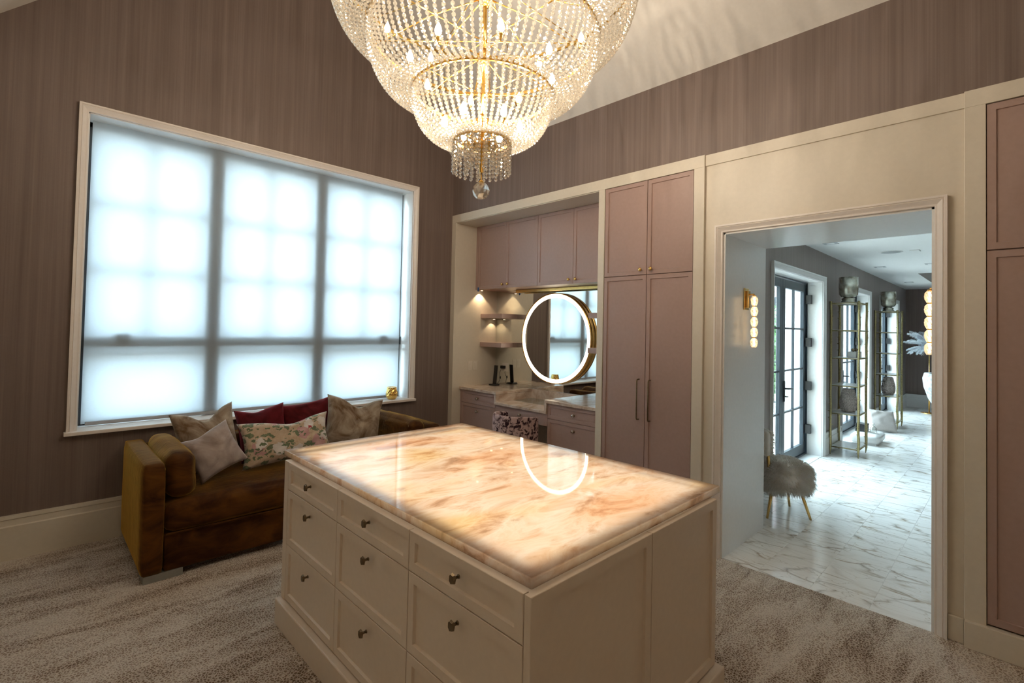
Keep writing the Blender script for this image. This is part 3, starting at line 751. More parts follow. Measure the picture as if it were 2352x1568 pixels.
# ================================================================== SOFA AND PILLOWS
t = thing('velvet_sofa', 'low gold velvet sofa with square arms under the window', 'sofa', (1.66, 4.25, 0))
for a, b, s in ((0.525, 0.650, 1.0), (2.665, 2.790, 5.0)):
    weld(obj('arm', softbox(MB(), ((a+b)/2, 4.27, 0.390), (b-a, 0.965, 0.695), 0.030, 0.006, 12, 0.004, s), 'gold_velvet', t))
weld(obj('backrest', softbox(MB(), (1.6575, 4.675, 0.38), (2.015, 0.155, 0.67), 0.04, 0.004, 12, 0.004, 2.0), 'gold_velvet', t))
weld(obj('base', softbox(MB(), (1.6575, 4.205, 0.160), (2.013, 0.80, 0.235), 0.012, 0.002, 12), 'gold_velvet', t))
sc_ = weld(obj('seat_cushion', softbox(MB(), (1.6575, 4.195, 0.382), (2.012, 0.80, 0.20), 0.055, 0.026, 26, 0.010, 3.0, 5.0), 'gold_velvet', t))
obj('piping', MB().tube([(0.66, 3.795, 0.285), (1.66, 3.775, 0.285), (2.655, 3.795, 0.285)], 0.006, 6), 'gold_velvet', sc_)
for a, b, s in ((0.655, 0.825, 7.0), (2.49, 2.660, 9.0)):
    bo = weld(obj('side_cushion', softbox(MB(), ((a+b)/2, 4.235, 0.635), (b-a, 0.83, 0.295), 0.07, 0.012, 16, 0.012, s, 6.0), 'gold_velvet', t))
for x in (0.545, 2.57):
    for y in (3.80, 4.55): obj('leg', MB().box(x, y, 0, x+0.21, y+0.18, 0.047), 'steel_grey', t)

def pillow(name, label, mat, c, w, h, th, rx, ry, rz, dent=0.10, seed=0.0, group=None, lean=0.0):
    n = 25; mb = MB()
    def side(sg):
        def fn(a, b):
            u, v = 2*a-1, 2*b-1
            pin = 0.10
            x = u*(1-pin*(1-v*v)*abs(u)**3)
            z = v*(1-pin*(1-u*u)*abs(v)**3)
            e = max(0.0, (1-u**2)*(1-v**2))
            y = sg*th/2*(e**0.42)
            d = dent*math.exp(-((u-lean)/0.42)**2)*max(0, (v+0.5)/1.5)**1.6
            z -= d*2.0
            y *= 1-0.35*d/0.12 if dent else 1
            k = noise.noise(Vector((u*2.3+seed, v*2.3-seed, sg*0.7)))
            y += sg*k*0.016*min(1, e*2.5)
            fold = math.sin((u*3.0-v*5.0)*2.2+seed*3)*0.003*min(1, e*2)
            return (x*w/2, y+sg*fold, z*h/2)
        return fn
    mb.grid(side(1), n, n); mb.grid(side(-1), n, n)
    o = obj(name, mb, mat, None, world=False); weld(o, 0.0008)
    o.location = c; o.rotation_euler = (rx, ry, rz)
    tag(o, label, 'pillow', group)
    return o
R = math.radians
pillow('throw_pillow', 'tan mottled velvet pillow with a chopped top beside the gold side cushion', 'tan_velvet', (1.010, 4.42, 0.735), 0.44, 0.49, 0.20, R(-12), R(-8), R(4), 0.17, 1.0, 'pillows on the sofa', 0.05)
pillow('throw_pillow', 'small pale lilac velvet pillow tilted on the sofa seat', 'lilac_velvet', (0.985, 4.11, 0.705), 0.34, 0.34, 0.15, R(-22), R(-22), R(8), 0.05, 2.0, 'pillows on the sofa', -0.3)
pillow('throw_pillow', 'crimson velvet pillow behind the flowered lumbar pillow, next to the tan one by the arm', 'crimson_velvet', (1.430, 4.46, 0.715), 0.39, 0.46, 0.16, R(-14), R(-6), R(-4), 0.05, 3.0, 'pillows on the sofa', -0.2)
pillow('throw_pillow', 'crimson velvet pillow standing highest against the window sill', 'crimson_velvet', (1.83, 4.48, 0.740), 0.47, 0.43, 0.14, R(-12), R(-6), R(2), 0.0, 4.0, 'pillows on the sofa')
pillow('throw_pillow', 'long flowered lumbar pillow with pink and white blossoms', 'floral_print', (1.535, 4.19, 0.700), 0.73, 0.36, 0.17, R(-20), R(-2), R(2), 0.12, 5.0, 'pillows on the sofa', 0.12)
pillow('throw_pillow', 'tan mottled velvet pillow leaning against the brown side cushion at the window corner', 'tan_velvet', (2.17, 4.31, 0.735), 0.54, 0.49, 0.20, R(-12), R(9), R(-8), 0.15, 6.0, 'pillows on the sofa', 0.1)

# gold cup on the sill
t = thing('candle_cup', 'small gold faceted candle cup on the window sill', 'candle holder', (2.888, 4.855, 0.832))
prof = [(0.040, 0.0), (0.056, 0.020), (0.066, 0.045), (0.066, 0.068), (0.061, 0.092), (0.055, 0.115), (0.052, 0.134)]
obj('cup', MB().lathe(prof, (2.888, 4.855, 0.832), 14, False, twist=0.5), 'gold_leaf', t, bevel=0.002, seg=1)
obj('rim', MB().torus((2.888, 4.855, 0.966), 0.0515, 0.0025, 28, 6), 'gold_leaf', t)

# ================================================================== CHANDELIER
CX, CY = 1.68, 1.98
t = thing('crystal_chandelier', 'tiered gold chandelier hung with strands of crystal beads', 'chandelier', (CX, CY, 2.32))
RINGS = [(0.146, 2.636), (0.364, 2.884), (0.595, 3.17), (0.80, 3.52)]
for R_, z in RINGS:
    mm = MB()
    prof = [(R_-0.005, z-0.009), (R_+0.005, z-0.009), (R_+0.005, z+0.009), (R_-0.005, z+0.009), (R_-0.005, z-0.009)]
    mm.lathe(prof, (CX, CY, 0), 72, False, cap=False)
    mm.torus((CX, CY, z), R_+0.006, 0.004, 72, 6)
    obj('ring', mm, 'gold_leaf', t)
obj('stem', MB().tube([(CX, CY, 2.47), (CX, CY, 4.2)], 0.011, 12).lathe([(0.02, 2.72), (0.03, 2.75), (0.02, 2.78)], (CX, CY, 0), 16).lathe([(0.02, 3.05), (0.04, 3.09), (0.02, 3.13)], (CX, CY, 0), 16).lathe([(0.02, 3.36), (0.05, 3.41), (0.02, 3.46)], (CX, CY, 0), 16), 'gold_leaf', t)
obj('chain', MB().tube([(CX, CY, 4.2), (CX, CY, 5.56)], 0.006, 8), 'gold_leaf', t)
obj('ceiling_canopy', MB().lathe([(0.012, 5.50), (0.07, 5.55), (0.075, 5.60)], (CX, CY, 0), 24), 'gold_leaf', t)
arm_specs = [(6, 0.20, 2.700, 2.76), (8, 0.385, 3.00, 3.09), (10, 0.58, 3.30, 3.41)]
bulb = MB().lathe([(0.006, 0.0), (0.014, 0.012), (0.0165, 0.024), (0.012, 0.042), (0.005, 0.058), (0.001, 0.066)], (0, 0, 0), 12)
bulb_me = None
for n, rr, z, zc in arm_specs:
    for i in range(n):
        a = 2*PI*(i+0.35)/n; ca, sa = math.cos(a), math.sin(a)
        ar = obj('arm', MB().tube([(CX+ca*0.012, CY+sa*0.012, zc), (CX+ca*rr*0.55, CY+sa*rr*0.55, zc-0.05), (CX+ca*rr, CY+sa*rr, z-0.035), (CX+ca*rr, CY+sa*rr, z)], 0.0045, 6).lathe([(0.004, -0.03), (0.012, -0.012), (0.012, 0.0)], (CX+ca*rr, CY+sa*rr, z), 10), 'gold_leaf', t)
        if bulb_me is None:
            b = obj('bulb', bulb, 'bulb_light', ar, world=False); bulb_me = b.data
        else: b = obj('bulb', None, None, ar, data=bulb_me)
        b.location = Vector((CX+ca*rr, CY+sa*rr, z))-wloc(t)
for k, (R_, z) in enumerate(RINGS):
    n = (4, 8, 8, 10)[k]
    for i in range(n):
        a = 2*PI*i/n; ca, sa = math.cos(a), math.sin(a)
        obj('spoke', MB().tube([(CX, CY, z+0.004), (CX+ca*R_, CY+sa*R_, z)], 0.0035, 5), 'gold_leaf', t)
def bead(mb, p, d, r, n=6):
    d = d.normalized(); a = d.orthogonal().normalized(); b = d.cross(a); vs = []
    for h, q in ((-0.98, 0.28), (-0.42, 0.93), (0.42, 0.93), (0.98, 0.28)):
        for k in range(n):
            t_ = 2*PI*(k+(0.5 if h > -0.9 and h < 0 else 0))/n
            vs.append(p+d*(h*r)+(a*math.cos(t_)+b*math.sin(t_))*(q*r))
    fs = [tuple(range(n-1, -1, -1)), tuple(range(3*n, 4*n))]
    for i in range(3):
        for k in range(n): fs.append((i*n+k, i*n+(k+1) % n, (i+1)*n+(k+1) % n, (i+1)*n+k))
    mb.add(vs, fs)
def strand_mesh(pts, r):
    # beads set evenly along the polyline (in the x-z plane)
    pts = [Vector(p) for p in pts]; mb = MB(); step = r*2.02; acc = r
    for a, b in zip(pts[:-1], pts[1:]):
        L = (b-a).length
        while acc <= L:
            bead(mb, a+(b-a)*(acc/L), b-a, r); acc += step
        acc -= L
    return mb
def tier(top, bot, n, sag, r, jitter=0.0):
    (R0, z0), (R1, z1) = top, bot
    pts = []
    for i in range(25):
        q = PI/2*i/24
        pts.append((R1+0.008+(R0-R1)*math.cos(q)**0.9, 0, z0-(z0-z1+sag)*math.sin(q)**0.95+(sag*(i/24)**4)))
    me = None
    for i in range(n):
        if me is None:
            o = obj('bead_strand', strand_mesh([(p[0], p[1], p[2]-2.32) for p in pts], r), 'crystal_bead', t, world=False); me = o.data
        else: o = obj('bead_strand', None, None, t, data=me)
        o.rotation_euler = (0, 0, 2*PI*i/n)
tier(RINGS[1], RINGS[0], 62, 0.020, 0.0096)
tier(RINGS[2], RINGS[1], 90, 0.035, 0.0100)
tier(RINGS[3], RINGS[2], 116, 0.045, 0.0105)
cur = {}
for ring_r, n, z1, r in ((0.146, 26, 2.452, 0.0105), (0.085, 14, 2.47, 0.0105)):
    me = None
    for i in range(n):
        if me is None:
            o = obj('drop_strand', strand_mesh([(ring_r+0.004, 0, 2.632-2.32), (ring_r+0.004, 0, z1-2.32)], r), 'crystal_drop', t, world=False); me = o.data
        else: o = obj('drop_strand', None, None, t, data=me)
        o.rotation_euler = (0, 0, 2*PI*(i+0.2)/n)
bm = bmesh.new(); bmesh.ops.create_icosphere(bm, subdivisions=2, radius=0.047); me = bpy.data.meshes.new('crystal_ball'); bm.to_mesh(me); bm.free()
me.materials.append(MATS['crystal_drop'])
o = obj('crystal_ball', None, None, t, data=me); o.location = (0, 0, 2.373-2.32)
obj('ball_cap', MB().lathe([(0.003, 2.47), (0.004, 2.43), (0.013, 2.424), (0.016, 2.415)], (CX, CY, 0), 10), 'gold_leaf', t)
obj('inner_plate', MB().lathe([(0.02, 2.600), (0.075, 2.604), (0.085, 2.612), (0.02, 2.616)], (CX, CY, 0), 24), 'gold_leaf', t)

# ================================================================== BUILT-INS ON THE RIGHT
def round_knob(parent, p, mat='bronze', r=0.0155):
    return obj('knob', MB().lathe([(0.006, 0.0), (0.005, -0.012), (r, -0.018), (r, -0.026), (r*0.6, -0.030)], p, 14, True, 'x'), mat, parent)
def crystal_knob(parent, p):
    k = obj('knob', MB().lathe([(0.012, 0.0), (0.012, -0.004), (0.005, -0.006), (0.005, -0.014)], p, 12, True, 'x'), 'bronze', parent)
    obj('crystal', MB().lathe([(0.006, -0.013), (0.017, -0.022), (0.017, -0.028), (0.010, -0.036), (0.002, -0.037)], p, 8, False, 'x'), 'knob_crystal', k)
    return k
def bar_handle(parent, x, y, z0, z1):
    return obj('handle', MB().tube([(x, y, z0), (x-0.030, y, z0+0.002), (x-0.036, y, z0+0.012), (x-0.036, y, z1-0.012), (x-0.030, y, z1-0.002), (x, y, z1)], 0.0055, 10), 'bronze', parent)
t = thing('tall_wardrobe', 'tall mauve wardrobe of four doors between the vanity and the doorway', 'wardrobe', (3.98, 2.16, 0))
DXF = 3.640
obj('carcass', MB().box(DXF+0.022, 1.746, 0.0, 4.34, 2.570, 2.909), 'mauve_paint', t)
obj('plinth', MB().box(DXF+0.004, 1.746, 0.0, DXF+0.022, 2.570, 0.14), 'mauve_paint', t)
ym = 2.146
for a, b, z0, z1, ky, kind in ((1.748, ym-0.0015, 0.146, 2.116, ym-0.05, 'bar'), (ym+0.0015, 2.568, 0.146, 2.116, ym+0.055, 'bar'), (1.748, ym-0.0015, 2.121, 2.907, ym-0.045, 'k'), (ym+0.0015, 2.568, 2.121, 2.907, ym+0.052, 'k')):
    d = obj('door', shaker(MB(), faceX(DXF), a+0.0005, z0, b-0.0005, z1, 0.034, 0.02, 0.010), 'mauve_paint', t)
    if kind == 'bar': bar_handle(d, DXF, ky, 0.915, 1.248)
    else: round_knob(d, (DXF, ky, 2.163), 'brass')
t = thing('tall_wardrobe', 'tall mauve wardrobe beside the doorway casing, standing on a cream plinth', 'wardrobe', (3.98, -0.32, 0))
obj('carcass', MB().box(DXF+0.022, -0.75, 0.142, 4.34, 0.112, 2.909), 'mauve_paint', t)
for a, b in ((-0.314, 0.111), (-0.745, -0.317)):
    for z0, z1, kind in ((0.152, 2.116, 'bar'), (2.122, 2.906, 'k')):
        d = obj('door', shaker(MB(), faceX(DXF), a, z0, b, z1, 0.036, 0.02, 0.008), 'mauve_paint', t)
        ky = a+0.05 if b > 0 else b-0.05
        if kind == 'bar': bar_handle(d, DXF, ky, 0.915, 1.248)
        else: round_knob(d, (DXF, ky, 2.163), 'brass')
struct('trim_13', MB().box(FX, -2.6, 0.142, 4.34, -0.755, 2.911), 'cream_paint', 'cream panelling past the far wardrobe')

# upper cabinets of the vanity
UX = 3.965
def wall_cab(y0, ysplit, y1, label, filler=None):
    t = thing('wall_cabinet', label, 'cabinet', (4.15, (y0+y1)/2, 2.12), 'upper cabinets over the vanity')
    obj('carcass', MB().box(UX+0.022, y0, 2.122, 4.336, y1+(filler or 0), 2.905), 'mauve_paint', t)
    if filler: obj('filler_strip', MB().box(UX, y1+0.0015, 2.122, UX+0.02, y1+filler, 2.905), 'mauve_paint', t)
    for a, b, ky in ((y0+0.0015, ysplit-0.0015, ysplit-0.045), (ysplit+0.0015, y1-0.0015, ysplit+0.045)):
        d = obj('door', shaker(MB(), faceX(UX), a, 2.122, b, 2.903, 0.034, 0.02, 0.008), 'mauve_paint', t)
        round_knob(d, (UX, ky, 2.166), 'brass')
wall_cab(3.688, 4.190, 4.691, 'mauve two-door wall cabinet over the corner shelves and black stand', 0.043)
wall_cab(2.638, 3.187, 3.686, 'mauve two-door wall cabinet over the round lit mirror, beside the wardrobe')
# base cabinets
VX = 3.762
def drawer_unit(y0, y1, label, fill=None):
    t = thing('vanity_cabinet', label, 'cabinet', (4.0, (y0+y1)/2, 0), 'drawer units of the vanity')
    obj('carcass', MB().box(VX+0.022, y0, 0.10, 4.338, y1, 0.897), 'mauve_paint', t)
    obj('plinth', MB().box(VX+0.05, y0, 0.0, 4.3, y1, 0.10), 'mauve_paint', t)
    b = y1
    if fill: b = y1-fill; obj('filler_strip', MB().box(VX, b+0.0015, 0.10, VX+0.022, y1, 0.897), 'mauve_paint', t)
    for z0, z1, kz_ in ((0.748, 0.897, 0.820), (0.440, 0.744, 0.668), (0.104, 0.436, 0.360)):
        d = obj('drawer', shaker(MB(), faceX(VX), y0+0.002, z0, b-0.002, z1, 0.034, 0.02, 0.008), 'mauve_paint', t)
        crystal_knob(d, (VX, (y0+b)/2, kz_))
drawer_unit(4.100, 4.733, 'mauve vanity drawer unit in the corner, below the black stand', 0.02)
drawer_unit(2.639, 3.318, 'mauve vanity drawer unit beside the tall wardrobe')
t = thing('vanity_apron', 'single shallow mauve drawer spanning the knee space of the vanity', 'drawer', (4.0, 3.71, 0.66))
obj('carcass', MB().box(VX+0.022, 3.320, 0.668, 4.338, 4.098, 0.786), 'mauve_paint', t)
d = obj('drawer_front', MB().box(VX, 3.321, 0.664, VX+0.021, 4.097, 0.787), 'mauve_paint', t, bevel=0.002)
crystal_knob(d, (VX, 3.705, 0.728))
# stone counter
CXF = 3.740
t = thing('vanity_counter', 'polished beige stone vanity counter stepping down over the knee space', 'countertop', (4.0, 3.7, 0.79))
obj('slab', MB().box(CXF, 4.070, 0.899, 4.338, 4.734, 0.932), 'counter_stone', t, bevel=0.004)
obj('slab', MB().box(CXF, 2.638, 0.899, 4.338, 3.345, 0.932), 'counter_stone', t, bevel=0.004)
obj('lower_slab', MB().box(CXF, 3.322, 0.789, 4.338, 4.096, 0.820), 'counter_stone', t, bevel=0.004)
obj('riser', MB().box(CXF+0.001, 4.070, 0.8205, 4.338, 4.098, 0.8985), 'counter_stone', t)
obj('riser', MB().box(CXF+0.001, 3.320, 0.8205, 4.338, 3.345, 0.8985), 'counter_stone', t)
obj('backsplash', MB().box(4.318, 3.3455, 0.8205, 4.338, 4.0695, 0.932), 'counter_stone', t)
tag(obj('glass_insert', MB().box(4.0, 3.56, 0.8205, 4.30, 4.04, 0.8245), 'pane_glass'), 'thin clear glass sheet lying on the lower vanity counter', 'glass plate')
tag(obj('wall_mirror', MB().box(4.330, 2.640, 0.9335, 4.3385, 4.733, 2.120), 'mirror_glass'), 'frameless wall mirror filling the back of the vanity niche', 'mirror')
# corner shelves
for y0, y1, w_ in ((4.345, 4.7345, 'in the corner above the light switches'), (2.638, 3.052, 'against the wardrobe side')):
    for z, lv in ((1.768, 'upper'), (1.412, 'lower')):
        tag(obj('niche_shelf', MB().box(4.058, y0, z, 4.3295, y1, z+0.055), 'mauve_paint', bevel=0.0015), '%s thick mauve floating shelf %s' % (lv, w_), 'shelf', 'floating shelves of the vanity niche')
# round lit mirror
RC = (4.268, 3.685, 1.543)
t = thing('round_mirror', 'round brass-rimmed mirror with a glowing white ring', 'mirror', RC)
mm = MB(); mm.lathe([(0.508, 0.0), (0.521, 0.0), (0.521, 0.061), (0.508, 0.061), (0.508, 0.0)], RC, 96, True, 'x', cap=False)
obj('frame', mm, 'brass', t)
mm = MB(); mm.lathe([(0.466, 0.004), (0.508, 0.004), (0.508, 0.012), (0.466, 0.012), (0.466, 0.004)], RC, 96, False, 'x', cap=False)
obj('light_ring', mm, 'ring_light', t)
obj('mirror_disc', MB().lathe([(0.466, 0.006), (0.466, 0.010)], RC, 96, False, 'x'), 'mirror_glass', t)
t = thing('light_bar', 'slim brass light bar under the vanity wall cabinets', 'light', (4.26, 3.5, 2.09))
obj('housing', MB().box(4.235, 2.70, 2.085, 4.275, 4.29, 2.119), 'brass', t, bevel=0.003)
obj('diffuser', MB().box(4.242, 2.72, 2.083, 4.268, 4.27, 2.0855), 'antique_gold', t)
for p, lab in (((4.03, 4.690, 2.118), 'small round puck light under the corner wall cabinet'), ((4.24, 4.68, 1.7645), 'small round puck light under the upper corner shelf')):
    t = thing('puck_light', lab, 'light', p, 'puck lights in the vanity niche')
    obj('rim', MB().lathe([(0.024, 0.0), (0.026, -0.004), (0.019, -0.006)], p, 20), 'brass', t)
    ld = bpy.data.lights.new('puck_beam', 'SPOT'); ld.energy = 9.0 if p[2] > 2 else 2.5; ld.color = (1.0, 0.74, 0.45); ld.spot_size = R(105); ld.spot_blend = 0.35; ld.shadow_soft_size = 0.012
    lo = bpy.data.objects.new('puck_beam', ld); COL.objects.link(lo); lo.parent = t; lo.location = (0, 0, -0.009)
    obj('lens', MB().lathe([(0.018, -0.0055), (0.012, -0.0075)], p, 16), 'puck_light', t)
tag(obj('tape_tab', MB().prism([(-0.014, 0.02), (0.012, 0.022), (0.016, -0.02), (0.004, -0.034), (-0.012, -0.026)], lambda u, v: (UX-0.002, 4.680+u, 2.128+v), lambda u, v: (UX-0.0005, 4.680+u, 2.128+v)), 'blue_tape'), 'scrap of blue painter tape on the cabinet corner', 'tape')
# switches, charger, stand
for x in (3.905, 3.985):
    t = thing('switch_plate', 'white wall switch plate on the vanity niche side', 'switch', (x, 4.7345, 1.175), 'switch plates of the vanity niche')
    obj('plate', MB().box(x-0.035, 4.7305, 1.118, x+0.035, 4.7345, 1.232), 'white_plastic', t, bevel=0.001)
    obj('rocker', MB().box(x-0.016, 4.728, 1.142, x+0.016, 4.7305, 1.208), 'white_plastic', t, bevel=0.001)
t = thing('wall_outlet', 'white outlet plate set into the vanity mirror', 'outlet', (4.33, 4.55, 1.15))
obj('plate', MB().box(4.326, 4.488, 1.10, 4.3298, 4.60, 1.205), 'white_plastic', t, bevel=0.001)
t = thing('charger', 'black plug-in charger with a thin cable beside the stand', 'charger', (4.30, 4.56, 1.15))
obj('adapter', MB().box(4.285, 4.535, 1.135, 4.3255, 4.595, 1.172), 'black_plastic', t, bevel=0.004)
obj('cable', MB().tube([(4.29, 4.575, 1.136), (4.285, 4.60, 1.08), (4.282, 4.59, 1.04), (4.27, 4.57, 1.02), (4.275, 4.585, 0.985), (4.265, 4.60, 0.96), (4.245, 4.61, 0.9355), (4.22, 4.60, 0.9355)], 0.0028, 6), 'black_plastic', t)
obj('cable_tie', MB().sphere((4.272, 4.575, 1.022), 0.011, 10, 6, True, (0.6, 1, 1.8)), 'black_plastic', t)
t = thing('phone_stand', 'black upright charging stand on the vanity counter', 'stand', (4.17, 4.575, 0.932))
obj('base', MB().box(4.12, 4.525, 0.9322, 4.222, 4.625, 0.947), 'black_plastic', t, bevel=0.008)
obj('upright', MB().prism([(4.168, 0.945), (4.184, 0.945), (4.206, 1.178), (4.190, 1.178)], lambda u, v: (u, 4.548, v), lambda u, v: (u, 4.602, v)), 'black_plastic', t, bevel=0.002)
# vanity chair
t = thing('vanity_chair', 'round-backed vanity chair in crushed mauve velvet', 'chair', (3.625, 3.62, 0))
def shell(mb, cx, cy, r, th, a0, a1, zb, zt, n=36):
    def fn(a, b):
        q = a0+(a1-a0)*a
        # closed section: outer up, rounded top, inner down
        s = b*2*PI
        ztop = zt-0.05*max(0, abs(a-0.5)*2-0.55)**1.2
        h = (ztop-zb)
        cs, sn = math.cos(s), math.sin(s)
        rr = r+th/2*math.copysign(abs(cs)**0.35, cs)
        z = zb+h/2+h/2*math.copysign(abs(sn)**0.35, sn)
        return (cx+rr*math.cos(q), cy+rr*math.sin(q), z)
    mb.grid(fn, n, 29)
    return mb
mm = shell(MB(), 3.625, 3.62, 0.225, 0.048, R(72), R(288), 0.36, 0.772)
for ang in (72, 288):
    q = R(ang); mm.sphere((3.625+0.225*math.cos(q), 3.62+0.225*math.sin(q), 0.55), 0.022, 12, 8, True, (1, 1, 8.5))
obj('backrest', mm, 'crushed_velvet', t)
obj('seat', MB().lathe([(0.10, 0.35), (0.20, 0.355), (0.212, 0.38), (0.214, 0.43), (0.20, 0.462), (0.12, 0.475), (0.01, 0.477)], (3.625, 3.62, 0), 40), 'crushed_velvet', t)
for a in (45, 135, 225, 315):
    ca, sa = math.cos(R(a)), math.sin(R(a))
    obj('leg', MB().tube([(3.625+ca*0.15, 3.62+sa*0.15, 0.355), (3.625+ca*0.19, 3.62+sa*0.19, 0.0)], [0.018, 0.011], 10), 'trunk_brown', t)

# ================================================================== SCONCES IN THE DOORWAY
def sconce(x, y, wall_y, label):
    sg = 1 if wall_y > y else -1
    t = thing('wall_sconce', label, 'sconce', (x, wall_y, 1.70), 'sconces of the doorway')
    f = lambda a, b: (a, b) if a < b else (b, a)
    ya, yb = f(wall_y-sg*0.001, wall_y-sg*0.010)
    obj('backplate', MB().box(x-0.045, ya, 1.835, x+0.045, yb, 2.005), 'brass', t, bevel=0.002)
    ya, yb = f(wall_y-sg*0.010, wall_y-sg*0.030)
    obj('bracket', MB().box(x-0.022, ya, 1.85, x+0.022, yb, 1.985).tube([(x, wall_y-sg*0.02, 1.955), (x, y, 1.957)], 0.006, 8), 'brass', t, bevel=0.002)
    for i in range(5):
        zc = 1.905-i*0.0825
        b = obj('glass_globe', MB().lathe([(0.014, 0.037), (0.025, 0.022), (0.0285, 0.004), (0.025, -0.018), (0.017, -0.037)], (x, y, zc), 9, False, twist=0.5), 'sconce_glass', t)
        obj('collar', MB().lathe([(0.010, 0.036), (0.014, 0.041), (0.010, 0.046)], (x, y, zc), 12), 'brass', b)
    obj('light_rod', MB().tube([(x, y, 1.93), (x, y, 1.55)], 0.0045, 8), 'sconce_light', t)
sconce(4.06, 1.440, 1.507, 'brass and glass sconce on the doorway side behind the fur chair')
sconce(4.06, 0.385, 0.338, 'brass and glass sconce hanging in front of the feather lamp')

# ================================================================== NEXT ROOM FURNISHINGS
def etagere(x0, y0, label):
    x1, y1 = x0+0.48, y0+0.325
    t = thing('branch_etagere', label, 'shelf', ((x0+x1)/2, (y0+y1)/2, 0), 'gold branch shelves by the french doors')
    rnd = random.Random(3)
    for px, py in ((x0, y0), (x1, y0), (x0, y1), (x1, y1)):
        pts = [(px+rnd.uniform(-0.004, 0.004), py+rnd.uniform(-0.004, 0.004), z) for z in [0.0, 0.08] + [0.2+0.16*i for i in range(13)]]
        mm = MB().tube(pts, [0.006, 0.014]+[0.016+rnd.uniform(-0.002, 0.002) for _ in range(13)], 8)
        for i in range(22):
            z = 0.12+i*0.093; a = rnd.uniform(0, 2*PI)
            mm.tube([(px, py, z), (px+0.026*math.cos(a), py+0.026*math.sin(a), z+0.014)], [0.008, 0.005], 6)
        obj('branch_post', mm, 'antique_gold', t)
    for z in (0.115, 0.575, 0.958, 1.338, 1.72, 2.10):
        s = obj('shelf_board', MB().box(x0+0.008, y0+0.008, z-0.004, x1-0.008, y1-0.008, z+0.004), 'marble_plain', t)
        obj('rail', MB().tube([(x0, y0, z-0.008), (x1, y0, z-0.008)], 0.008, 6).tube([(x0, y1, z-0.008), (x1, y1, z-0.008)], 0.008, 6).tube([(x0, y0, z-0.008), (x0, y1, z-0.008)], 0.008, 6).tube([(x1, y0, z-0.008), (x1, y1, z-0.008)], 0.008, 6), 'antique_gold', s)
    return t
etagere(8.0, 1.49, 'gold branch-legged shelf tower beside the first french door')
etagere(11.05, 1.485, 'gold branch-legged shelf tower nearer the dark end wall')
def hurricane(x, y, label):
    z = 2.105
    t = thing('mercury_vase', label, 'vase', (x, y, z), 'mercury glass vases on the shelf towers')
    obj('bowl', MB().lathe([(0.03, 0.075), (0.085, 0.085), (0.112, 0.12), (0.117, 0.22), (0.114, 0.36), (0.111, 0.36), (0.112, 0.22), (0.10, 0.12), (0.02, 0.09)], (x, y, z), 28), 'mercury_glass', t)
    obj('foot', MB().lathe([(0.085, 0.0), (0.09, 0.01), (0.075, 0.035), (0.082, 0.062), (0.04, 0.08)], (x, y, z), 24), 'mercury_glass', t)
hurricane(8.22, 1.655, 'silvery mercury glass hurricane vase on the shelf tower by the first french door')
hurricane(11.27, 1.65, 'silvery mercury glass hurricane vase on the shelf tower near the end wall')
def hobnail(x, y, z, label):
    t = thing('hobnail_vase', label, 'vase', (x, y, z), 'hobnail vases on the shelf towers')
    prof = [(0.055, 0.0), (0.078, 0.02), (0.096, 0.08), (0.099, 0.13), (0.090, 0.20), (0.072, 0.27), (0.062, 0.325), (0.055, 0.325)]
    obj('body', MB().lathe(prof, (x, y, z), 28), 'vase_taupe', t)
    mm = MB(); rows = 15
    for i in range(rows):
        h = 0.015+i*0.0205
        for (r0, h0), (r1, h1) in zip(prof[:-2], prof[1:-1]):
            if h0 <= h <= h1: rr = r0+(r1-r0)*(h-h0)/(h1-h0)
        for k in range(20):
            a = 2*PI*(k+0.5*(i % 2))/20
            mm.sphere((x+rr*math.cos(a), y+rr*math.sin(a), z+h), 0.011, 6, 4)
    o = obj('hobnails', mm, 'vase_taupe', t); o['kind'] = 'stuff'
hobnail(8.22, 1.65, 0.580, 'taupe hobnail vase on the shelf tower by the first french door')
hobnail(11.27, 1.645, 0.580, 'taupe hobnail vase on the shelf tower near the end wall')
for x, mat, lab in ((8.13, 'box_grey', 'grey trinket box with a gold ball knob on the shelf tower'), (8.31, 'white_ceramic', 'white trinket box with a gold ball knob on the shelf tower')):
    t = thing('trinket_box', lab, 'box', (x, 1.58, 1.343))
    obj('body', MB().box(x-0.08, 1.53, 1.343, x+0.08, 1.63, 1.425), mat, t, bevel=0.003)
    obj('knob', MB().sphere((x, 1.58, 1.450), 0.022, 12, 8).tube([(x, 1.58, 1.424), (x, 1.58, 1.44)], 0.008, 8), 'bronze', t)
# fur chair
def fur(base_fn, n, length, mat, name, parent, seed=1, droop=0.5, thick=0.004):
    rnd = random.Random(seed); mm = MB()
    for i in range(n):
        p, nn = base_fn(rnd)
        L = length*rnd.uniform(0.6, 1.2)
        d = (nn+Vector((rnd.uniform(-.5, .5), rnd.uniform(-.5, .5), rnd.uniform(-.5, .5)))*0.7).normalized()
        a = d.orthogonal().normalized()*thick; b = d.cross(a)
        q1 = p+d*L*0.55+Vector((0, 0, -L*0.12*droop)); q2 = p+d*L+Vector((0, 0, -L*0.55*droop))
        vs = [p+a, p-a*0.5+b*0.87, p-a*0.5-b*0.87, q1+a*0.7, q1-a*0.35+b*0.6, q1-a*0.35-b*0.6, q2]
        mm.add(vs, [(0, 1, 4, 3), (1, 2, 5, 4), (2, 0, 3, 5), (3, 4, 6), (4, 5, 6), (5, 3, 6)], True)
    o = obj(name, mm, mat, parent, recalc=False); o['kind'] = 'stuff'
    return o
t = thing('fur_chair', 'ivory long-haired fur chair with thin brass legs inside the doorway', 'chair', (5.0, 1.54, 0))
FC = Vector((5.005, 1.525, 0.365))
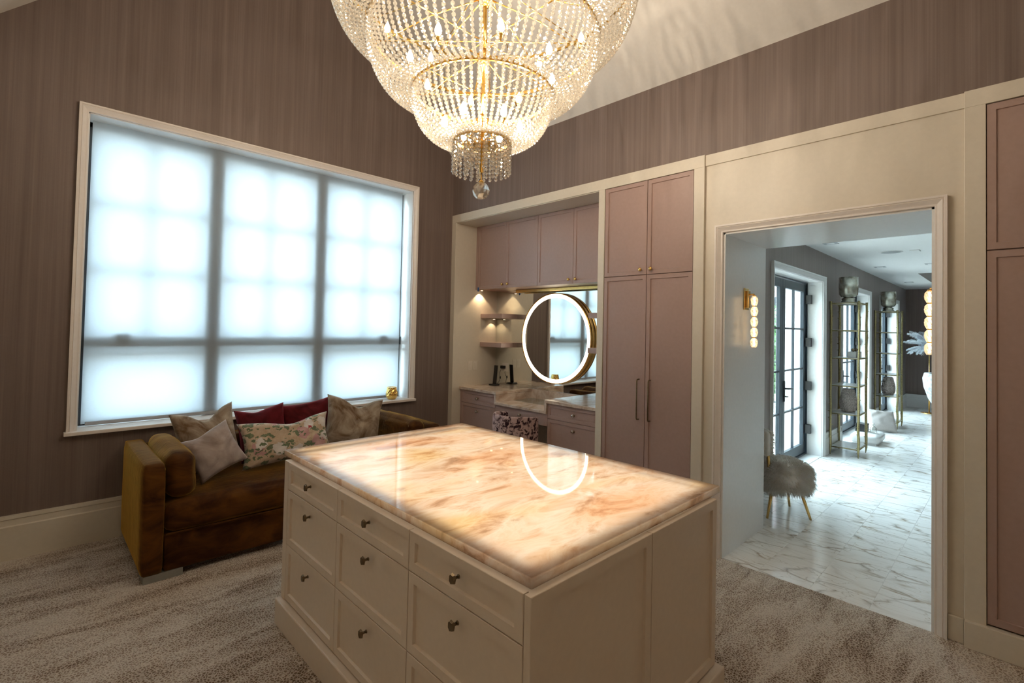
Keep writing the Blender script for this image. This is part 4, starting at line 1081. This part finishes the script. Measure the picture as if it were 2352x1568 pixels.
def seat_pt(rnd):
    while True:
        v = Vector((rnd.gauss(0, 1), rnd.gauss(0, 1), rnd.gauss(0, 1)))
        if v.length > 0.1: break
    v.normalize(); e = 0.55
    q = Vector((math.copysign(abs(v.x)**e, v.x)*0.20, math.copysign(abs(v.y)**e, v.y)*0.20, math.copysign(abs(v.z)**e, v.z)*0.115))
    c, s = math.cos(R(45)), math.sin(R(45)); q = Vector((q.x*c-q.y*s, q.x*s+q.y*c, q.z)); vv = Vector((v.x*c-v.y*s, v.x*s+v.y*c, v.z))
    return FC+q, vv
mm = MB()
def sfn(a, b):
    u, w_ = 2*PI*a, PI*(b-0.5); v = Vector((math.cos(w_)*math.cos(u), math.cos(w_)*math.sin(u), math.sin(w_))); e = 0.55
    q = Vector((math.copysign(abs(v.x)**e, v.x)*0.20, math.copysign(abs(v.y)**e, v.y)*0.20, math.copysign(abs(v.z)**e, v.z)*0.115))
    c, s = math.cos(R(45)), math.sin(R(45)); return FC+Vector((q.x*c-q.y*s, q.x*s+q.y*c, q.z))
mm.grid(sfn, 32, 17, True, True)
s_ = obj('seat', mm, 'ivory_fur', t)
fur(seat_pt, 8500, 0.060, 'ivory_fur', 'seat_fur', s_, 1, droop=0.8, thick=0.003)
Aft, Bft, Cft, Dft = (4.755, 1.56), (5.255, 1.525), (5.012, 1.282), (4.998, 1.803)
for k, (fx_, fy_) in enumerate((Aft, Bft, Cft, Dft)):
    ix, iy = FC.x+(fx_-FC.x)*0.62, FC.y+(fy_-FC.y)*0.62
    top = 0.27
    pts = [(fx_, fy_, 0.0), (ix, iy, top)]
    rad = [0.010, 0.016]
    obj('leg', MB().tube(pts, rad, 10), 'brass', t)
bx, by = FC.x+(Aft[0]-FC.x)*0.80, FC.y+(Aft[1]-FC.y)*0.80
dx_, dy_ = FC.x+(Dft[0]-FC.x)*0.80, FC.y+(Dft[1]-FC.y)*0.80
for (px, py) in ((bx, by), (dx_, dy_)):
    obj('back_post', MB().tube([(px, py, 0.26), (px-0.015, py+0.012, 0.52), (px-0.03, py+0.02, 0.735)], [0.016, 0.014, 0.011], 10), 'brass', t)
bk = weld(obj('backrest', softbox(MB(), (0, 0, 0), (0.33, 0.06, 0.22), 0.03, 0.01, 8), 'ivory_fur', t, world=False))
bang = math.atan2(dy_-by, dx_-bx)
bc = Vector(((bx+dx_)/2-0.03, (by+dy_)/2+0.02, 0.655))
bk.location = bc-Vector((5.0, 1.54, 0)); bk.rotation_euler = (0, 0, bang)
def back_pt(rnd):
    u, w_, sg = rnd.uniform(-0.155, 0.155), rnd.uniform(-0.10, 0.115), rnd.choice((-1, 1))
    n_ = Vector((-math.sin(bang), math.cos(bang), 0))*sg
    return bc+Vector((math.cos(bang), math.sin(bang), 0))*u+Vector((0, 0, w_))+n_*0.03, n_
fb_ = fur(back_pt, 2200, 0.038, 'ivory_fur', 'back_fur', t, 2)
# floor items by the second door
pillow('floor_pillow', 'grey linen pillow slumped on the marble floor between the shelf towers', 'pillow_linen', (10.58, 1.64, 0.185), 0.46, 0.40, 0.18, R(-28), R(6), R(-52), 0.0, 8.0)
t = thing('low_ottoman', 'low white ottoman on the marble floor behind the shelf tower', 'ottoman', (9.35, 1.62, 0))
weld(obj('cushion', softbox(MB(), (9.35, 1.62, 0.085), (0.56, 0.36, 0.13), 0.05, 0.01, 10), 'white_ceramic', t))
obj('base', MB().box(9.10, 1.47, 0, 9.60, 1.77, 0.03), 'white_ceramic', t)
t = thing('gift_box', 'black lidded box lying on the low white ottoman', 'box', (9.38, 1.70, 0.155))
obj('body', MB().box(9.28, 1.63, 0.158, 9.48, 1.77, 0.25), 'black_plastic', t, bevel=0.003)
obj('lid', MB().box(9.275, 1.625, 0.2505, 9.485, 1.775, 0.275), 'black_plastic', t, bevel=0.003)
t = thing('glass_jar', 'clear glass jar with a stopper on the low white ottoman', 'jar', (9.30, 1.54, 0.155))
obj('body', MB().lathe([(0.035, 0.004), (0.045, 0.01), (0.045, 0.08), (0.02, 0.10), (0.02, 0.115)], (9.30, 1.54, 0.157), 16), 'jar_glass', t)
obj('stopper', MB().sphere((9.30, 1.54, 0.29), 0.02, 12, 8), 'jar_glass', t)
# feather lamp
t = thing('feather_lamp', 'brass floor lamp with a spray of white ostrich feathers', 'floor lamp', (13.98, 1.33, 0))
obj('base', MB().lathe([(0.15, 0.0), (0.15, 0.012), (0.13, 0.018), (0.015, 0.022)], (13.98, 1.33, 0), 32), 'brass', t)
obj('pole', MB().tube([(13.98, 1.33, 0.015), (13.98, 1.33, 1.45)], 0.012, 10), 'brass', t)
rnd = random.Random(5)
for i in range(36):
    a = 2*PI*i/12+0.25*rnd.random()+0.17*(i//12); el = (-0.05, 0.55, 1.05)[i//12]+rnd.uniform(-0.12, 0.12)
    L = rnd.uniform(0.38, 0.46); pts = []
    for k in range(9):
        s = k/8; e = el-0.75*s*s
        h = L*s
        pts.append(Vector((13.98+math.cos(a)*h*math.cos(el-0.35*s), 1.33+math.sin(a)*h*math.cos(el-0.35*s), 1.45+h*math.sin(el-0.35*s)+0.02*s)))
    mm = MB(); side = Vector((-math.sin(a), math.cos(a), 0))
    rr = random.Random(i)
    for k in range(70):
        s = 0.15+0.85*k/70; j = min(7, int(s*8)); p = pts[j].lerp(pts[j+1], s*8-j)
        for sg in (-1, 1):
            w_ = 0.080*math.sin(PI*min(1, 0.10+0.80*s))**0.6+0.025
            q = p+side*sg*w_*rr.uniform(0.7, 1.1)+Vector((0, 0, -0.03*rr.uniform(0.4, 1.6)))+Vector((math.cos(a), math.sin(a), 0))*0.03
            m1 = p.lerp(q, 0.5)+Vector((0, 0, 0.02)); dd = Vector((math.cos(a), math.sin(a), 0.3))*0.008
            mm.add([p-dd, p+dd, m1+dd, m1-dd, q], [(0, 1, 2, 3), (3, 2, 4)], True)
    o = obj('feather', mm, 'white_feather', t, recalc=False)
    obj('quill', MB().tube(pts, [0.004]*8+[0.001], 5), 'white_feather', o)
# white tub chair
t = thing('tub_chair', 'white streaked fur tub chair standing before the feather lamp', 'chair', (13.3, 0.95, 0))
def tub(a, b):
    q = 2*PI*a
    prof = [(0.10, 0.06), (0.20, 0.16), (0.33, 0.38), (0.405, 0.62), (0.425, 0.80), (0.395, 0.915), (0.335, 0.90), (0.32, 0.70), (0.30, 0.46), (0.15, 0.44), (0.01, 0.44)]
    s = b*(len(prof)-1); j = min(len(prof)-2, int(s)); f_ = s-j
    r_ = prof[j][0]*(1-f_)+prof[j+1][0]*f_; z_ = prof[j][1]*(1-f_)+prof[j+1][1]*f_
    front = max(0, math.cos(q+PI*0.65))**1.5
    if z_ > 0.45: z_ = 0.45+(z_-0.45)*(1-0.8*front)
    return (13.3+r_*math.cos(q), 0.95+r_*math.sin(q), z_)
obj('shell', MB().grid(tub, 48, 60, True, True), 'streaked_fur', t)
obj('base', MB().lathe([(0.20, 0.0), (0.20, 0.015), (0.05, 0.03), (0.05, 0.10), (0.12, 0.11)], (13.3, 0.95, 0), 28), 'brass', t)
# ceiling fittings
for x, y in ((6.96, 1.59), (9.83, 1.55), (12.9, 1.55), (9.8, 0.91)):
    t = thing('ceiling_downlight', 'square white downlight flush in the ceiling of the next room', 'downlight', (x, y, CZ), 'square downlights of the next room')
    obj('trim_plate', MB().box(x-0.075, y-0.075, CZ-0.004, x+0.075, y+0.075, CZ-0.0005), 'hem_grey', t, bevel=0.001)
    obj('lens', MB().box(x-0.04, y-0.04, CZ-0.0055, x+0.04, y+0.04, CZ-0.0042), 'ceiling_white', t)
t = thing('ceiling_speaker', 'round ceiling speaker grille in the next room', 'speaker', (8.15, 1.165, CZ))
obj('rim', MB().lathe([(0.125, -0.0005), (0.125, -0.006), (0.112, -0.006)], (8.15, 1.165, CZ), 36), 'ceiling_white', t)
obj('grille', MB().lathe([(0.110, -0.004), (0.110, -0.0065)], (8.15, 1.165, CZ), 36), 'hem_grey', t)
tag(obj('smoke_sensor', MB().box(8.10, 0.87, CZ-0.012, 8.22, 0.97, CZ-0.0005), 'ceiling_white', bevel=0.004), 'small white sensor box on the next ceiling', 'sensor')

# ================================================================== OUTSIDE
struct('ground_patio', MB().box(-12, 2.30, -0.12, 40, 40, -0.03), 'patio_stone', 'pale stone patio outside')
tag(obj('brick_pillar', MB().box(8.02, 2.36, -0.03, 8.30, 2.53, 3.2).box(7.99, 2.34, -0.03, 8.33, 2.56, 0.12), 'pale_brick'), 'pale brick pillar outside the first french door', 'pillar')
def bush(x, y, rx, rz_, label, seed):
    t = thing('garden_shrub', label, 'shrub', (x, y, -0.03), 'shrubs in the garden')
    rnd = random.Random(seed); mm = MB()
    for i in range(1600):
        v = Vector((rnd.gauss(0, 1), rnd.gauss(0, 1), rnd.gauss(0, 1))).normalized()*rnd.uniform(0.65, 1.0)
        p = Vector((x+v.x*rx, y+v.y*rx, rz_*(1+v.z)/1.0+0.1)); d = Vector((rnd.gauss(0, 1), rnd.gauss(0, 1), rnd.gauss(0, 1))).normalized(); a = d.orthogonal().normalized()
        s = rnd.uniform(0.06, 0.11)
        mm.add([p-d*s, p+a*s*0.45, p+d*s, p-a*s*0.45], [(0, 1, 2, 3)])
    obj('foliage', mm, 'leaf_green', t, recalc=False)['kind'] = 'stuff'
    obj('stem', MB().tube([(x, y, -0.03), (x, y, rz_)], [0.06, 0.03], 8), 'trunk_brown', t)
bush(13.2, 4.25, 0.8, 0.95, 'leafy green shrub behind the iron fence', 1)
bush(15.5, 5.2, 1.1, 1.15, 'broad leafy shrub below the white house', 2)
bush(18.0, 5.6, 1.2, 1.25, 'rounded shrub at the far garden edge', 3)
t = thing('iron_fence', 'black iron railing across the garden', 'fence', (12.6, 4.2, -0.03))
for i in range(24): obj('baluster', MB().tube([(12.0, 3.2+i*0.11, -0.03), (12.0, 3.2+i*0.11, 1.05)], 0.010, 6), 'iron_black', t)
for z in (0.1, 1.0): obj('rail', MB().box(11.985, 3.15, z, 12.015, 5.78, z+0.03), 'iron_black', t)
t = thing('garden_house', 'white clapboard house with a red roof beyond the garden', 'house', (24, 9.5, -0.03))
obj('wall', MB().box(22, 5.6, -0.03, 30, 12, 4.6), 'house_white', t)
for i in range(14): obj('siding_board', MB().box(21.97, 5.6, 0.2+i*0.32, 22.0, 12, 0.205+i*0.32+0.03), 'hem_grey', t)
obj('roof', MB().prism([(5.2, 4.55), (12.4, 4.55), (8.8, 6.9)], lambda u, v: (21.5, u, v), lambda u, v: (30.5, u, v)), 'roof_red', t)
obj('arch_opening', MB().prism([(6.2, 0.0), (7.4, 0.0)]+[(6.8+0.6*math.cos(a), 2.6+0.6*math.sin(a)) for a in [PI*i/12 for i in range(13)]], lambda u, v: (21.96, u, v), lambda u, v: (21.99, u, v)), 'iron_black', t)
